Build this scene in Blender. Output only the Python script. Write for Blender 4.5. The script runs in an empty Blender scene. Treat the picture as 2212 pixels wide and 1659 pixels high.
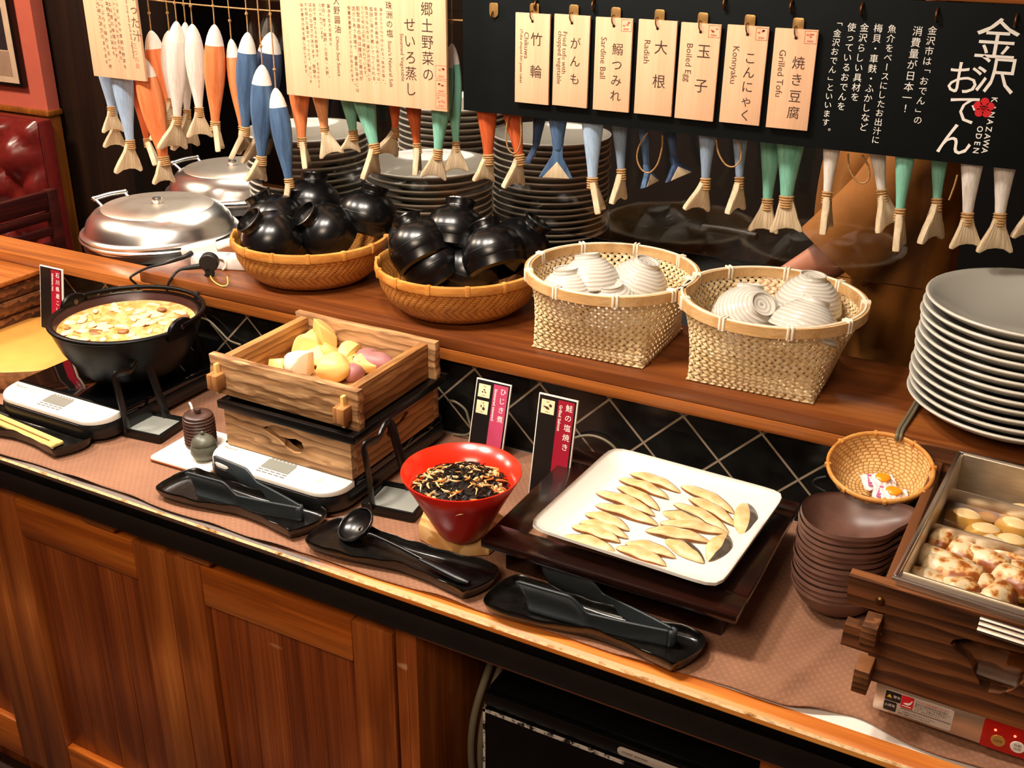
import bpy, bmesh, math, random
import numpy as np
from mathutils import Vector, Matrix
SC = bpy.context.scene
COL = SC.collection
RN = random.Random(11)
PI = math.pi
# ---------------------------------------------------------------- camera
F_PX, CX, CY = 2314.0, 1106.0, 829.5
_X = np.array([4796.0, 1099.5, -2314.0]); _X /= np.linalg.norm(_X)
_Y = np.array([1356.0, -1043.7, 2314.0]); _Y /= np.linalg.norm(_Y)
_Y -= _X * (_X @ _Y); _Y /= np.linalg.norm(_Y)
_Z = np.cross(_X, _Y)
if _Z[1] > 0: _Z = -_Z
_R = np.stack([_X, _Y, _Z], 1)
EYE = np.array([0.0, -1.03815, 0.90])
cam_d = bpy.data.cameras.new('camera'); cam = bpy.data.objects.new('camera', cam_d); COL.objects.link(cam)
cam_d.sensor_width = 36.0; cam_d.lens = 36.0 * F_PX / 2212.0; cam_d.clip_start = 0.02
cam.matrix_world = Matrix(((_R[0][0], -_R[1][0], -_R[2][0], EYE[0]), (_R[0][1], -_R[1][1], -_R[2][1], EYE[1]),
                           (_R[0][2], -_R[1][2], -_R[2][2], EYE[2]), (0, 0, 0, 1)))
SC.camera = cam
SC.view_settings.view_transform = 'Standard'; SC.view_settings.look = 'None'
SC.view_settings.gamma = 1.0; SC.view_settings.use_curve_mapping = False
SC.view_settings.exposure = 0.2
# ---------------------------------------------------------------- world and lamps
w = bpy.data.worlds.new('world'); SC.world = w; w.use_nodes = True
w.node_tree.nodes['Background'].inputs[0].default_value = (1.0, 0.86, 0.72, 1)
w.node_tree.nodes['Background'].inputs[1].default_value = 0.06
def lamp(name, kind, loc, target, energy, color, size, spot=None, blend=0.6):
    d = bpy.data.lights.new(name, kind); o = bpy.data.objects.new(name, d); COL.objects.link(o)
    d.energy = energy; d.color = color
    if kind == 'AREA': d.shape = 'DISK'; d.size = size
    else: d.shadow_soft_size = size
    if spot: d.spot_size = math.radians(spot); d.spot_blend = blend
    o.location = loc
    o.rotation_euler = (Vector(target) - Vector(loc)).to_track_quat('-Z', 'Y').to_euler()
    return o
WARM = (1.0, 0.80, 0.60)
WHITE = (1.0, 0.90, 0.78)
CEIL = 1.62
for i, (x, y, e) in enumerate([(-2.05, -0.15, 95), (-1.25, -0.18, 90), (-0.84, -0.06, 66)]):
    lamp('ceiling_downlight', 'SPOT', (x, y, CEIL - 0.03), (x + 0.12, y + 0.30, 0), e, WHITE, 0.10, 100, 0.5)
lamp('back_fill_light', 'AREA', (-1.75, 1.35, CEIL - 0.03), (-1.6, 1.0, 0), 42, WHITE, 1.2)  # unseen fill, made wide so the steel lids have something bright to reflect
lamp('shirt_fill_spot', 'SPOT', (-1.0, 0.78, CEIL - 0.03), (-0.30, 1.0, 0.25), 110, WARM, 0.08, 34, 0.6)  # unseen narrow spot added to brighten the ochre shirt
lamp('hall_ceiling_light', 'AREA', (-0.6, -1.3, CEIL - 0.03), (-1.0, 0.2, -0.4), 38, WARM, 0.9)
lamp('booth_ceiling_light', 'AREA', (-3.0, 0.2, CEIL - 0.03), (-3.0, 1.0, 0), 45, WARM, 0.4)
# ---------------------------------------------------------------- helpers
def ray(px, py):
    d = _R.T @ np.array([px - CX, py - CY, F_PX]); return d
def P(px, py, z):                       # point of the horizontal plane z seen at that place of the photograph
    d = ray(px, py); t = (z - EYE[2]) / d[2]; return Vector((EYE + d * t).tolist())
def PY(px, py, y):                      # the same on the upright plane y
    d = ray(px, py); t = (y - EYE[1]) / d[1]; return Vector((EYE + d * t).tolist())
def PX(px, py, x):
    d = ray(px, py); t = (x - EYE[0]) / d[0]; return Vector((EYE + d * t).tolist())
def C(h, a=1.0):
    r = []
    for i in (0, 2, 4):
        c = int(h[i:i + 2], 16) / 255.0
        r.append(c / 12.92 if c <= 0.04045 else ((c + 0.055) / 1.055) ** 2.4)
    return (r[0], r[1], r[2], a)
def T(x=0, y=0, z=0): return Matrix.Translation((x, y, z))
def RX(a): return Matrix.Rotation(a, 4, 'X')
def RY(a): return Matrix.Rotation(a, 4, 'Y')
def RZ(a): return Matrix.Rotation(a, 4, 'Z')
def SCL(x, y, z): return Matrix.Diagonal((x, y, z, 1))
FRONT = RX(PI / 2)                      # the drawing plane x-y stood up, facing the viewer
class G:
    def __init__(s): s.v = []; s.f = []; s.m = []; s.a = []; s.o = 0
    def add(s, v, f, mi=0, at=None):
        b = len(s.v); s.v += [tuple(p) for p in v]
        s.a += (at if at else [(0, 0, 0)] * len(v))
        for q in f: s.f.append(tuple(b + i for i in q)); s.m.append(mi)
        return s
    def mark(s): s.o = len(s.v); return s
    def xf(s, M, since=None):
        k = s.o if since is None else since
        for i in range(k, len(s.v)): s.v[i] = tuple(M @ Vector(s.v[i]))
        return s
    def box(s, c, d, bev=0.0, mi=0, M=None, seg=2):
        bm = bmesh.new(); bmesh.ops.create_cube(bm, size=1.0)
        for v in bm.verts: v.co = Vector((v.co.x * d[0], v.co.y * d[1], v.co.z * d[2]))
        if bev: bmesh.ops.bevel(bm, geom=list(bm.edges), offset=min(bev, min(d) * 0.45), segments=seg, profile=0.5, affect='EDGES')
        return s.bm(bm, mi, (T(*c) @ M) if M else T(*c))
    def span(s, a, b, bev=0.0, mi=0):
        return s.box([(a[i] + b[i]) / 2 for i in range(3)], [abs(b[i] - a[i]) for i in range(3)], bev, mi)
    def bm(s, bm, mi=0, M=None):
        bm.verts.index_update()
        v = [(M @ x.co) if M else x.co.copy() for x in bm.verts]
        f = [[x.index for x in q.verts] for q in bm.faces]; bm.free()
        return s.add(v, f, mi)
    def lathe(s, prof, n=48, mi=0, c=(0, 0, 0), ex=1.0, ey=1.0, seam=False, wob=None, caps=False):
        cols = n + 1 if seam else n; v = []; at = []; L = [0.0]
        for i in range(1, len(prof)): L.append(L[-1] + math.hypot(prof[i][0] - prof[i - 1][0], prof[i][1] - prof[i - 1][1]))
        for i, (r, z) in enumerate(prof):
            for k in range(cols):
                a = 2 * PI * k / n
                q = wob(a, i) if wob else 1.0
                v.append((c[0] + r * q * ex * math.cos(a), c[1] + r * q * ey * math.sin(a), c[2] + z))
                at.append((k / n, L[i], 0))
        f = []
        for i in range(len(prof) - 1):
            for k in range(n):
                k2 = k + 1 if seam else (k + 1) % n
                f.append((i * cols + k, i * cols + k2, (i + 1) * cols + k2, (i + 1) * cols + k))
        if caps and prof[0][0] > 1e-6: f.append(tuple(range(n)))
        if caps and prof[-1][0] > 1e-6:
            b = (len(prof) - 1) * cols; f.append(tuple(b + k for k in range(n)))
        return s.add(v, f, mi, at)
    def tube(s, pts, r, n=8, mi=0, closed=False, sm=0, sx=1.0, sy=1.0, up=None):
        pts = [Vector(p) for p in pts]
        rs = list(r) if isinstance(r, (list, tuple)) else [r] * len(pts)
        if sm:
            q = []; rr = []; N = len(pts)
            rng = range(N if closed else N - 1)
            for i in rng:
                p0 = pts[(i - 1) % N] if (closed or i > 0) else pts[0]; p1 = pts[i]; p2 = pts[(i + 1) % N]
                p3 = pts[(i + 2) % N] if (closed or i + 2 < N) else pts[-1]
                for j in range(sm):
                    t = j / sm
                    q.append(0.5 * ((2 * p1) + (p2 - p0) * t + (2 * p0 - 5 * p1 + 4 * p2 - p3) * t * t + (3 * p1 - p0 - 3 * p2 + p3) * t ** 3))
                    rr.append(rs[i] * (1 - t) + rs[(i + 1) % N] * t)
            if not closed: q.append(pts[-1]); rr.append(rs[-1])
            pts, rs = q, rr
        N = len(pts); v = []; nrm = None
        for i in range(N):
            a = pts[(i - 1) % N] if (closed or i > 0) else pts[0]
            b = pts[(i + 1) % N] if (closed or i < N - 1) else pts[-1]
            t = (b - a).normalized()
            if nrm is None:
                u = Vector(up) if up else (Vector((0, 0, 1)) if abs(t.z) < 0.9 else Vector((1, 0, 0)))
                nrm = (u - t * u.dot(t)).normalized()
            else: nrm = (nrm - t * nrm.dot(t)).normalized()
            bn = t.cross(nrm)
            for k in range(n):
                w_ = 2 * PI * (k + 0.5) / n
                v.append(pts[i] + (nrm * math.cos(w_) * sx + bn * math.sin(w_) * sy) * rs[i])
        f = []
        for i in range(N if closed else N - 1):
            j = (i + 1) % N
            for k in range(n): f.append((i * n + k, i * n + (k + 1) % n, j * n + (k + 1) % n, j * n + k))
        if not closed: f.append(tuple(reversed(range(n)))); f.append(tuple((N - 1) * n + k for k in range(n)))
        return s.add(v, f, mi)
    def prism(s, o, z0, z1, bev=0.0, mi=0, M=None, both=True, seg=2):
        bm = bmesh.new(); n = len(o)
        lo = [bm.verts.new((p[0], p[1], z0)) for p in o]; hi = [bm.verts.new((p[0], p[1], z1)) for p in o]
        fb = bm.faces.new(list(reversed(lo))); ft = bm.faces.new(hi)
        for i in range(n): bm.faces.new((lo[i], lo[(i + 1) % n], hi[(i + 1) % n], hi[i]))
        bmesh.ops.recalc_face_normals(bm, faces=list(bm.faces))
        if bev:
            ed = list(ft.edges) + (list(fb.edges) if both else [])
            bmesh.ops.bevel(bm, geom=ed, offset=bev, segments=seg, profile=0.5, affect='EDGES')
        return s.bm(bm, mi, M)
    def grid(s, fn, nu, nv, mi=0, cu=False, at=False):
        U = nu if cu else nu + 1; v = []; a = []
        for j in range(nv + 1):
            for i in range(U): v.append(fn(i / nu, j / nv)); a.append((i / nu, j / nv, 0))
        f = []
        for j in range(nv):
            for i in range(nu):
                i2 = (i + 1) % U if cu else i + 1
                f.append((j * U + i, j * U + i2, (j + 1) * U + i2, (j + 1) * U + i))
        return s.add(v, f, mi, a)
    def sph(s, c, r, mi=0, n=16, k=10, M=None):
        if not hasattr(r, '__len__'): r = (r, r, r)
        p = [(math.sin(PI * i / k), -math.cos(PI * i / k)) for i in range(k + 1)]
        b = len(s.v); s.lathe([(max(q[0], 1e-5), q[1]) for q in p], n, mi)
        MM = T(*c) @ (M if M else Matrix.Identity(4)) @ SCL(*r)
        for i in range(b, len(s.v)): s.v[i] = tuple(MM @ Vector(s.v[i]))
        return s
    def blob(s, c, r, seed, mi=0, mcut=1, amp=0.12, cuts=2, M=None, sub=3, fr=3.0):
        rn = random.Random(seed); bm = bmesh.new(); bmesh.ops.create_icosphere(bm, subdivisions=sub, radius=1.0)
        ph = [rn.uniform(0, 6.28) for _ in range(6)]
        for v in bm.verts:
            p = v.co; q = 1 + amp * (math.sin(fr * p.x + ph[0]) * math.sin(fr * p.y + ph[1]) + 0.6 * math.sin(fr * 1.3 * p.z + ph[2] + fr * p.x) * math.cos(fr * p.y + ph[3]))
            v.co = p * q
        cf = []
        for k in range(cuts):
            a = rn.uniform(0, 2 * PI); e = rn.uniform(-0.2, 1.1)
            no = Vector((math.cos(a) * math.cos(e), math.sin(a) * math.cos(e), math.sin(e))); d = rn.uniform(0.25, 0.55)
            g = bmesh.ops.bisect_plane(bm, geom=list(bm.verts) + list(bm.edges) + list(bm.faces), plane_co=no * d, plane_no=no, clear_outer=True)
            ed = [x for x in g['geom_cut'] if isinstance(x, bmesh.types.BMEdge)]
            h = bmesh.ops.edgeloop_fill(bm, edges=ed) if ed else {'faces': []}
            for x in h['faces']: x.material_index = 9
        if cuts:
            eds = [e for e in bm.edges if len(e.link_faces) == 2 and e.calc_face_angle(0) > 0.6]
            bmesh.ops.bevel(bm, geom=eds, offset=0.05, segments=2, profile=0.5, affect='EDGES')
        if not hasattr(r, '__len__'): r = (r, r, r)
        MM = T(*c) @ (M if M else Matrix.Identity(4)) @ SCL(*r)
        bm.verts.index_update(); b = len(s.v)
        s.v += [tuple(MM @ v.co) for v in bm.verts]; s.a += [(0, 0, 0)] * len(bm.verts)
        for q in bm.faces: s.f.append(tuple(b + v.index for v in q.verts)); s.m.append(mcut if q.material_index == 9 else mi)
        bm.free(); return s
    def text(s, t, x, y, size, mi=0, rot=0.0, off=0.0, z=0.0, align='C', M=None):
        v, f, x0, x1 = glyphs(t, off)
        dx = -(x0 + x1) / 2 if align == 'C' else (0 if align == 'L' else -x1)
        A = T(x, y, z) @ RZ(rot) @ SCL(size, size, 1) @ T(dx, -0.36, 0)
        if M: A = M @ A
        return s.add([A @ p for p in v], f, mi)
    def vtext(s, t, x, y, size, pitch, mi=0, off=0.0, M=None, z=0.0):       # Japanese, top to bottom
        for i, ch in enumerate(t):
            if ch == ' ': continue
            r = -PI / 2 if ch in '「」ー（）' else 0.0
            yy = y - pitch * (i + 0.5); xx = x
            if ch in '。、': xx += size * 0.55; yy += size * 0.5
            s.text(ch, xx, yy, size, mi, r, off, z, M=M)
        return s
    def build(s, name, mats, parent=None, smooth=38, loc=None, rot=None):
        me = bpy.data.meshes.new(name); me.from_pydata([tuple(p) for p in s.v], [], s.f)
        for m in (mats if isinstance(mats, (list, tuple)) else [mats]): me.materials.append(m)
        if max(s.m, default=0) > 0: me.polygons.foreach_set('material_index', s.m)
        if any(a != (0, 0, 0) for a in s.a):
            at = me.attributes.new('uvw', 'FLOAT_VECTOR', 'POINT'); at.data.foreach_set('vector', [c for a in s.a for c in a])
        if smooth:
            me.polygons.foreach_set('use_smooth', [True] * len(me.polygons))
            me.set_sharp_from_angle(angle=math.radians(smooth))
        me.update()
        o = bpy.data.objects.new(name, me); COL.objects.link(o)
        if parent: o.parent = parent
        if loc: o.location = loc
        if rot: o.rotation_euler = rot
        return o
_GL = {}
def glyphs(t, off):
    k = (t, round(off, 4))
    if k not in _GL:
        c = bpy.data.curves.new('glyph', 'FONT'); c.body = t; c.resolution_u = 2; c.offset = off
        o = bpy.data.objects.new('glyph', c); COL.objects.link(o)
        dg = bpy.context.evaluated_depsgraph_get(); me = o.evaluated_get(dg).to_mesh()
        v = [x.co.copy() for x in me.vertices]; f = [tuple(p.vertices) for p in me.polygons]
        xs = [p.x for p in v] or [0]
        _GL[k] = (v, f, min(xs), max(xs))
        o.evaluated_get(dg).to_mesh_clear(); bpy.data.objects.remove(o); bpy.data.curves.remove(c)
    return _GL[k]
def tag(o, label=None, cat=None, group=None, kind=None):
    if label: o['label'] = label
    if cat: o['category'] = cat
    if group: o['group'] = group
    if kind: o['kind'] = kind
    return o
def thing(name, label, cat, loc=(0, 0, 0), rotz=0.0, group=None, rot=None):
    o = bpy.data.objects.new(name, None); o.empty_display_size = 0.05; COL.objects.link(o)
    o.location = loc; o.rotation_euler = rot if rot else (0, 0, rotz)
    return tag(o, label, cat, group)
def dup(src, loc, rot, label, group=None):
    r = src.copy(); COL.objects.link(r); r.location = loc; r.rotation_euler = rot; r['label'] = label
    if group: r['group'] = group
    for ch in list(src.children):
        c = ch.copy(); COL.objects.link(c); c.parent = r
        for g in list(ch.children):
            d = g.copy(); COL.objects.link(d); d.parent = c
    return r
def struct(o): o['kind'] = 'structure'; return o
ORD = ['topmost', 'second', 'third', 'fourth', 'fifth', 'sixth', 'seventh', 'eighth', 'ninth', 'tenth', 'eleventh', 'twelfth', 'thirteenth',
       'fourteenth', 'fifteenth', 'sixteenth', 'seventeenth', 'eighteenth', 'nineteenth', 'twentieth']
def from_top(i, n): return 'bottom-most' if i == n - 1 else ('topmost' if i == 0 else ORD[i] + ' from the top')
def rrect(x0, y0, x1, y1, r, n=6):
    if not hasattr(r, '__len__'): r = (r, r, r, r)          # radii: front-left, front-right, back-right, back-left
    o = []
    for (cx, cy, a0, q) in ((x0, y0, PI, r[0]), (x1, y0, 1.5 * PI, r[1]), (x1, y1, 0, r[2]), (x0, y1, 0.5 * PI, r[3])):
        sx = 1 if cx == x0 else -1; sy = 1 if cy == y0 else -1
        for k in range(n + 1):
            a = a0 + 0.5 * PI * k / n
            o.append((cx + sx * q + q * math.cos(a), cy + sy * q + q * math.sin(a)))
    return o
# ---------------------------------------------------------------- materials
class NT:
    def __init__(s, name):
        s.m = bpy.data.materials.new(name); s.m.use_nodes = True; s.t = s.m.node_tree
        s.b = s.t.nodes['Principled BSDF']
    def n(s, typ, **kw):
        x = s.t.nodes.new(typ)
        for k, v in kw.items():
            if k in x.inputs: x.inputs[k].default_value = v
            else: setattr(x, k, v)
        return x
    def l(s, a, b): s.t.links.new(a, b)
    def coord(s, sc=(1, 1, 1), rot=(0, 0, 0), kind='Object', loc=(0, 0, 0)):
        c = s.n('ShaderNodeTexCoord'); m = s.n('ShaderNodeMapping')
        m.inputs['Scale'].default_value = sc; m.inputs['Rotation'].default_value = rot; m.inputs['Location'].default_value = loc
        s.l(c.outputs[kind], m.inputs['Vector']); return m.outputs['Vector']
    def noise(s, vec, scale=5, detail=3, rough=0.5, dist=0.0):
        x = s.n('ShaderNodeTexNoise'); x.inputs['Scale'].default_value = scale; x.inputs['Detail'].default_value = detail
        x.inputs['Roughness'].default_value = rough; x.inputs['Distortion'].default_value = dist
        if vec is not None: s.l(vec, x.inputs['Vector'])
        return x.outputs['Fac']
    def wave(s, vec, scale, dist=2.0, detail=2, dscale=1.0, direction='X', profile='SIN'):
        x = s.n('ShaderNodeTexWave'); x.bands_direction = direction; x.wave_profile = profile
        x.inputs['Scale'].default_value = scale; x.inputs['Distortion'].default_value = dist
        x.inputs['Detail'].default_value = detail; x.inputs['Detail Scale'].default_value = dscale
        s.l(vec, x.inputs['Vector']); return x.outputs['Fac']
    def ramp(s, fac, stops):
        r = s.n('ShaderNodeValToRGB'); e = r.color_ramp.elements
        while len(e) < len(stops): e.new(0.5)
        for i, (p, c) in enumerate(stops): e[i].position = p; e[i].color = c
        s.l(fac, r.inputs['Fac']); return r.outputs['Color']
    def mix(s, fac, a, b, mode='MIX'):
        x = s.n('ShaderNodeMix'); x.data_type = 'RGBA'; x.blend_type = mode
        for i, q in ((0, fac), (6, a), (7, b)):
            if isinstance(q, (int, float, tuple)): x.inputs[i].default_value = q
            else: s.l(q, x.inputs[i])
        return x.outputs[2]
    def math(s, op, a, b=None, c=None):
        x = s.n('ShaderNodeMath'); x.operation = op
        for i, q in enumerate((a, b, c)):
            if q is None: continue
            if isinstance(q, (int, float)): x.inputs[i].default_value = q
            else: s.l(q, x.inputs[i])
        return x.outputs[0]
    def bump(s, h, strength=0.3, dist=0.002):
        x = s.n('ShaderNodeBump'); x.inputs['Strength'].default_value = strength; x.inputs['Distance'].default_value = dist
        s.l(h, x.inputs['Height']); s.l(x.outputs['Normal'], s.b.inputs['Normal'])
    def base(s, c):
        if isinstance(c, tuple): s.b.inputs['Base Color'].default_value = c
        else: s.l(c, s.b.inputs['Base Color'])
    def set(s, **k):
        for a, v in k.items(): s.b.inputs[a.replace('_', ' ')].default_value = v
        return s
def plain(name, h, rough=0.5, metal=0.0, var=0.08, scale=30, bump=0.0, spec=0.5, coat=0.0, sc=(1, 1, 1)):
    t = NT(name); c = C(h); v = t.coord(sc)
    f = t.noise(v, scale, 3)
    lo = tuple(x * (1 - var) for x in c[:3]) + (1,); hi = tuple(min(1, x * (1 + var)) for x in c[:3]) + (1,)
    t.base(t.ramp(f, [(0.3, lo), (0.7, hi)]))
    t.set(Roughness=rough, Metallic=metal, Specular_IOR_Level=spec, Coat_Weight=coat)
    if bump: t.bump(f, bump, 0.002)
    return t.m
def wood(name, dark, mid, light, axis='X', rough=0.45, across=26, along=1.2, fine=0.35, bump=0.25, coat=0.0, spec=0.4, scratch=False):
    t = NT(name); i = 'XYZ'.index(axis)
    sc = [across] * 3; sc[i] = along
    v = t.coord(tuple(sc)); f = t.noise(v, 1.0, 4, 0.55, 0.6)
    c = t.ramp(f, [(0.28, C(dark)), (0.5, C(mid)), (0.72, C(light))])
    sc2 = [across * 9] * 3; sc2[i] = along * 5
    g = t.noise(t.coord(tuple(sc2)), 1.0, 2)
    c = t.mix(fine, c, t.ramp(g, [(0.35, (0.25, 0.2, 0.18, 1)), (0.6, (1, 1, 1, 1))]), 'MULTIPLY')
    if scratch:
        q = t.noise(t.coord((7, 60, 26), (0, 0.5, 0)), 1.0, 1, 0.3); c = t.mix(t.ramp(q, [(0.775, (0, 0, 0, 1)), (0.80, (.7, .7, .7, 1))]), c, C('d9a878'))
    t.base(c); t.set(Roughness=rough, Coat_Weight=coat, Coat_Roughness=0.15, Specular_IOR_Level=spec); t.bump(g, bump, 0.001)
    return t.m
def grain(name, dark, mid, light, axis='X', scale=9.0, rough=0.6, lines='Z', dist=5.0, along=0.14, bump=0.5):
    t = NT(name); sc = [1.0, 1.0, 1.0]; sc['XYZ'.index(axis)] = along
    v = t.coord(tuple(sc))
    f = t.wave(v, scale, dist, 2, 3.0, lines, 'SAW')
    n = t.noise(t.coord(tuple(x * 14 for x in sc)), 3.0, 3)
    c = t.ramp(f, [(0.0, C(light)), (0.55, C(mid)), (0.85, C(dark)), (1.0, C(mid))])
    c = t.mix(0.35, c, t.ramp(n, [(0.3, C(dark)), (0.7, C(light))]))
    t.base(c); t.set(Roughness=rough, Specular_IOR_Level=0.3); t.bump(f, bump, 0.002); return t.m
M = {}
M['slab'] = wood('shelf_wood', '4c240e', '7c411a', '9a5a28', 'X', 0.38, 18, 0.9, 0.3, 0.15, 0.25)
M['rail'] = wood('rail_wood', '62300f', 'a05a22', 'c4763a', 'X', 0.4, 22, 0.9, 0.35, 0.2, 0.2)
M['door'] = wood('door_stile_wood', '6a3110', 'a05320', 'bd6d30', 'Z', 0.36, 16, 1.0, 0.3, 0.15, 0.25, 0.4, True)
M['doorh'] = wood('door_rail_wood', '7a3810', 'c0631d', 'd97f2e', 'X', 0.36, 18, 1.2, 0.3, 0.15, 0.25)
M['panel'] = wood('door_panel_wood', '642c10', '96491f', 'b15f2c', 'Z', 0.4, 30, 0.8, 0.4, 0.2, 0.2, 0.4, True)
M['fascia'] = plain('dark_painted_wood', '150d08', 0.45, 0, 0.3, 14, 0.1)
t = NT('worn_painted_edge'); v = t.coord((14, 40, 40)); f = t.noise(v, 1.0, 4, 0.6); sp = t.n('ShaderNodeSeparateXYZ'); tc = t.n('ShaderNodeTexCoord'); t.l(tc.outputs['Object'], sp.inputs[0])
wx_ = t.math('ADD', t.math('MULTIPLY', t.math('ADD', sp.outputs['X'], 0.93), 4.0), t.math('MULTIPLY', t.math('SUBTRACT', f, 0.5), 1.6))
og = t.ramp(t.noise(t.coord((3, 60, 60)), 1.0, 3), [(0.3, C('a8541a')), (0.5, C('c8722a')), (0.75, C('e09a48'))])
t.base(t.mix(t.ramp(wx_, [(0.0, (0, 0, 0, 1)), (0.5, (1, 1, 1, 1))]), C('4a3428'), og)); t.set(Roughness=0.42); M['nose'] = t.m
t = NT('chipped_paint_edge'); v = t.coord((40, 90, 90)); f = t.noise(v, 1.0, 5, 0.65)
t.base(t.ramp(f, [(0.30, C('2a1a10')), (0.36, C('b57a3c')), (0.52, C('f0cf9c')), (0.74, C('b08468'))])); t.set(Roughness=0.5); M['worn'] = t.m
M['laminate'] = plain('white_laminate', 'efe6dd', 0.35, 0, 0.03)
t = NT('brown_knit_cloth'); v = t.coord((1, 1, 1))
vr = t.n('ShaderNodeTexVoronoi'); vr.inputs['Scale'].default_value = 125; t.l(v, vr.inputs['Vector'])
wv = t.wave(t.coord((1, 1, 1), (0, 0, 0.7)), 36, 0.6, 1, 1, 'X'); wv2 = t.wave(t.coord((1, 1, 1), (0, 0, -0.7)), 36, 0.6, 1, 1, 'X')
k = t.math('MULTIPLY', wv, wv2)
nz = t.noise(v, 7, 4)
c = t.ramp(nz, [(0.3, C('845a42')), (0.7, C('9e6f53'))])
c = t.mix(0.32, c, t.ramp(k, [(0.0, (0.55, 0.52, 0.5, 1)), (0.6, (1, 1, 1, 1))]), 'MULTIPLY')
t.base(c); t.set(Roughness=0.75, Specular_IOR_Level=0.25, Sheen_Weight=0.15); t.bump(k, 0.35, 0.0015); M['cloth'] = t.m
# black diamond tiles, pale grout
t = NT('black_diamond_tile'); tc = t.n('ShaderNodeTexCoord'); sp = t.n('ShaderNodeSeparateXYZ'); t.l(tc.outputs['Object'], sp.inputs[0])
pp = 0.1295
xx = t.math('DIVIDE', t.math('ADD', sp.outputs['X'], 0.8702), pp); zz = t.math('DIVIDE', t.math('ADD', sp.outputs['Z'], -0.1372), pp)
a = t.math('ABSOLUTE', t.math('SUBTRACT', t.math('FRACT', t.math('ADD', t.math('ADD', xx, zz), 20.5)), 0.5))
b = t.math('ABSOLUTE', t.math('SUBTRACT', t.math('FRACT', t.math('ADD', t.math('SUBTRACT', xx, zz), 20.5)), 0.5))
g = t.math('MINIMUM', a, b)
gm = t.math('LESS_THAN', g, 0.020)
nz = t.noise(t.coord((1, 1, 1)), 22, 3)
tile = t.ramp(nz, [(0.3, C('0c0c0c')), (0.75, C('1d1c1a'))])
t.base(t.mix(gm, tile, C('8b7a66'))); rr = t.math('MULTIPLY_ADD', gm, 0.5, 0.18); t.l(rr, t.b.inputs['Roughness'])
t.bump(t.math('SMOOTH_MIN', g, 0.035, 0.02), 0.5, 0.02); M['tile'] = t.m
M['black_gloss'] = plain('black_lacquer', '060607', 0.27, 0, 0.2, 20, 0.0, 0.6)
M['black_semi'] = plain('black_semi_gloss', '080707', 0.34, 0, 0.25, 30, 0.0, 0.35)
M['black_matt'] = plain('black_matt', '101010', 0.55, 0, 0.2, 40)
M['black_dish'] = plain('black_glaze_stoneware', '0d0b09', 0.24, 0, 0.6, 70, 0.15, 0.6)
M['nylon'] = plain('dark_nylon', '262c2f', 0.42, 0, 0.1, 30, 0.03)
M['iron'] = plain('black_cast_iron', '040404', 0.38, 0, 0.15, 90, 0.10, 0.18)
M['pot_in'] = plain('brown_pot_glaze', '3a211b', 0.3, 0, 0.2, 20)
M['ih_body'] = plain('black_plastic', '0b0b0c', 0.35)
M['ih_panel'] = plain('white_panel_plastic', 'cfc9be', 0.3, 0, 0.01)
M['ih_glass'] = plain('black_ceramic_glass', '050506', 0.06, 0, 0.1, 5, 0, 0.6)
M['lcd'] = plain('grey_display', '7e8078', 0.15, 0, 0.03)
M['ink'] = plain('dark_brown_ink', '3a2318', 0.7)
M['inkl'] = plain('pale_brown_ink', '5c3524', 0.7)
M['inkf'] = plain('faint_grey_print', '6a6762', 0.6)
M['whiteink'] = plain('white_print', 'f4efe6', 0.6, 0, 0.01)
M['redink'] = plain('red_stamp_ink', 'cf6a55', 0.7)
M['plumred'] = plain('red_print', 'd0121d', 0.6)
M['signwood'] = wood('pale_sign_wood', 'e0ad86', 'e8b892', 'eec09b', 'Z', 0.6, 60, 1.5, 0.12, 0.06, 0, 0.2)
M['board'] = plain('black_board', '0b0f10', 0.65, 0, 0.15, 18, 0.02, 0.12)
M['brass'] = plain('brass_clip', 'b28a52', 0.35, 0.6, 0.1)
M['brass_d'] = plain('dark_brass_hook', '5a3a1c', 0.35, 0.8, 0.2)
M['steel'] = plain('polished_steel', 'e6e0d8', 0.28, 1.0, 0.04, 8)
M['steel_b'] = plain('brushed_steel', 'e0d4c4', 0.42, 1.0, 0.08, 40, 0.02, 0.5, 0, (1, 12, 12))
M['chrome'] = plain('chrome', 'eeeae4', 0.26, 1.0, 0.02)
M['china'] = plain('white_glazed_china', 'a8a499', 0.12, 0, 0.02, 6, 0, 0.6)
M['china_rim'] = plain('cream_china_rim', 'ded8cc', 0.16, 0, 0.02, 6, 0, 0.6)
M['plate_w'] = plain('bright_white_china', 'e6e1d8', 0.14, 0, 0.01, 6, 0, 0.5)
# ribbed grey white bowl glaze: throwing lines
t = NT('grey_white_ribbed_glaze'); at = t.n('ShaderNodeAttribute'); at.attribute_name = 'uvw'; sp = t.n('ShaderNodeSeparateXYZ'); t.l(at.outputs['Vector'], sp.inputs[0])
nz = t.noise(t.coord((18, 18, 18)), 1.0, 2)
s_ = t.math('SINE', t.math('MULTIPLY', t.math('ADD', sp.outputs['Y'], t.math('MULTIPLY', nz, 0.010)), 900))
t.base(t.ramp(s_, [(0.1, C('c4bdb1')), (0.6, C('d9d3c8'))])); t.set(Roughness=0.18); t.bump(s_, 0.25, 0.002); M['ribbed'] = t.m
M['brownbowl'] = plain('dark_brown_stoneware', '64453a', 0.42, 0, 0.2, 40, 0.05)
M['red'] = plain('red_lacquer', 'df2a14', 0.22, 0, 0.08, 8, 0, 0.5, 0.3)
M['red_out'] = plain('red_lacquer_outside', 'c41f14', 0.3, 0, 0.12, 10, 0.02, 0.5)
M['blockwood'] = grain('pale_block_wood', 'b5793a', 'd9a561', 'ecc48a', 'X', 14, 0.6, 'Y', 3, 0.3, 0.15)
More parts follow.
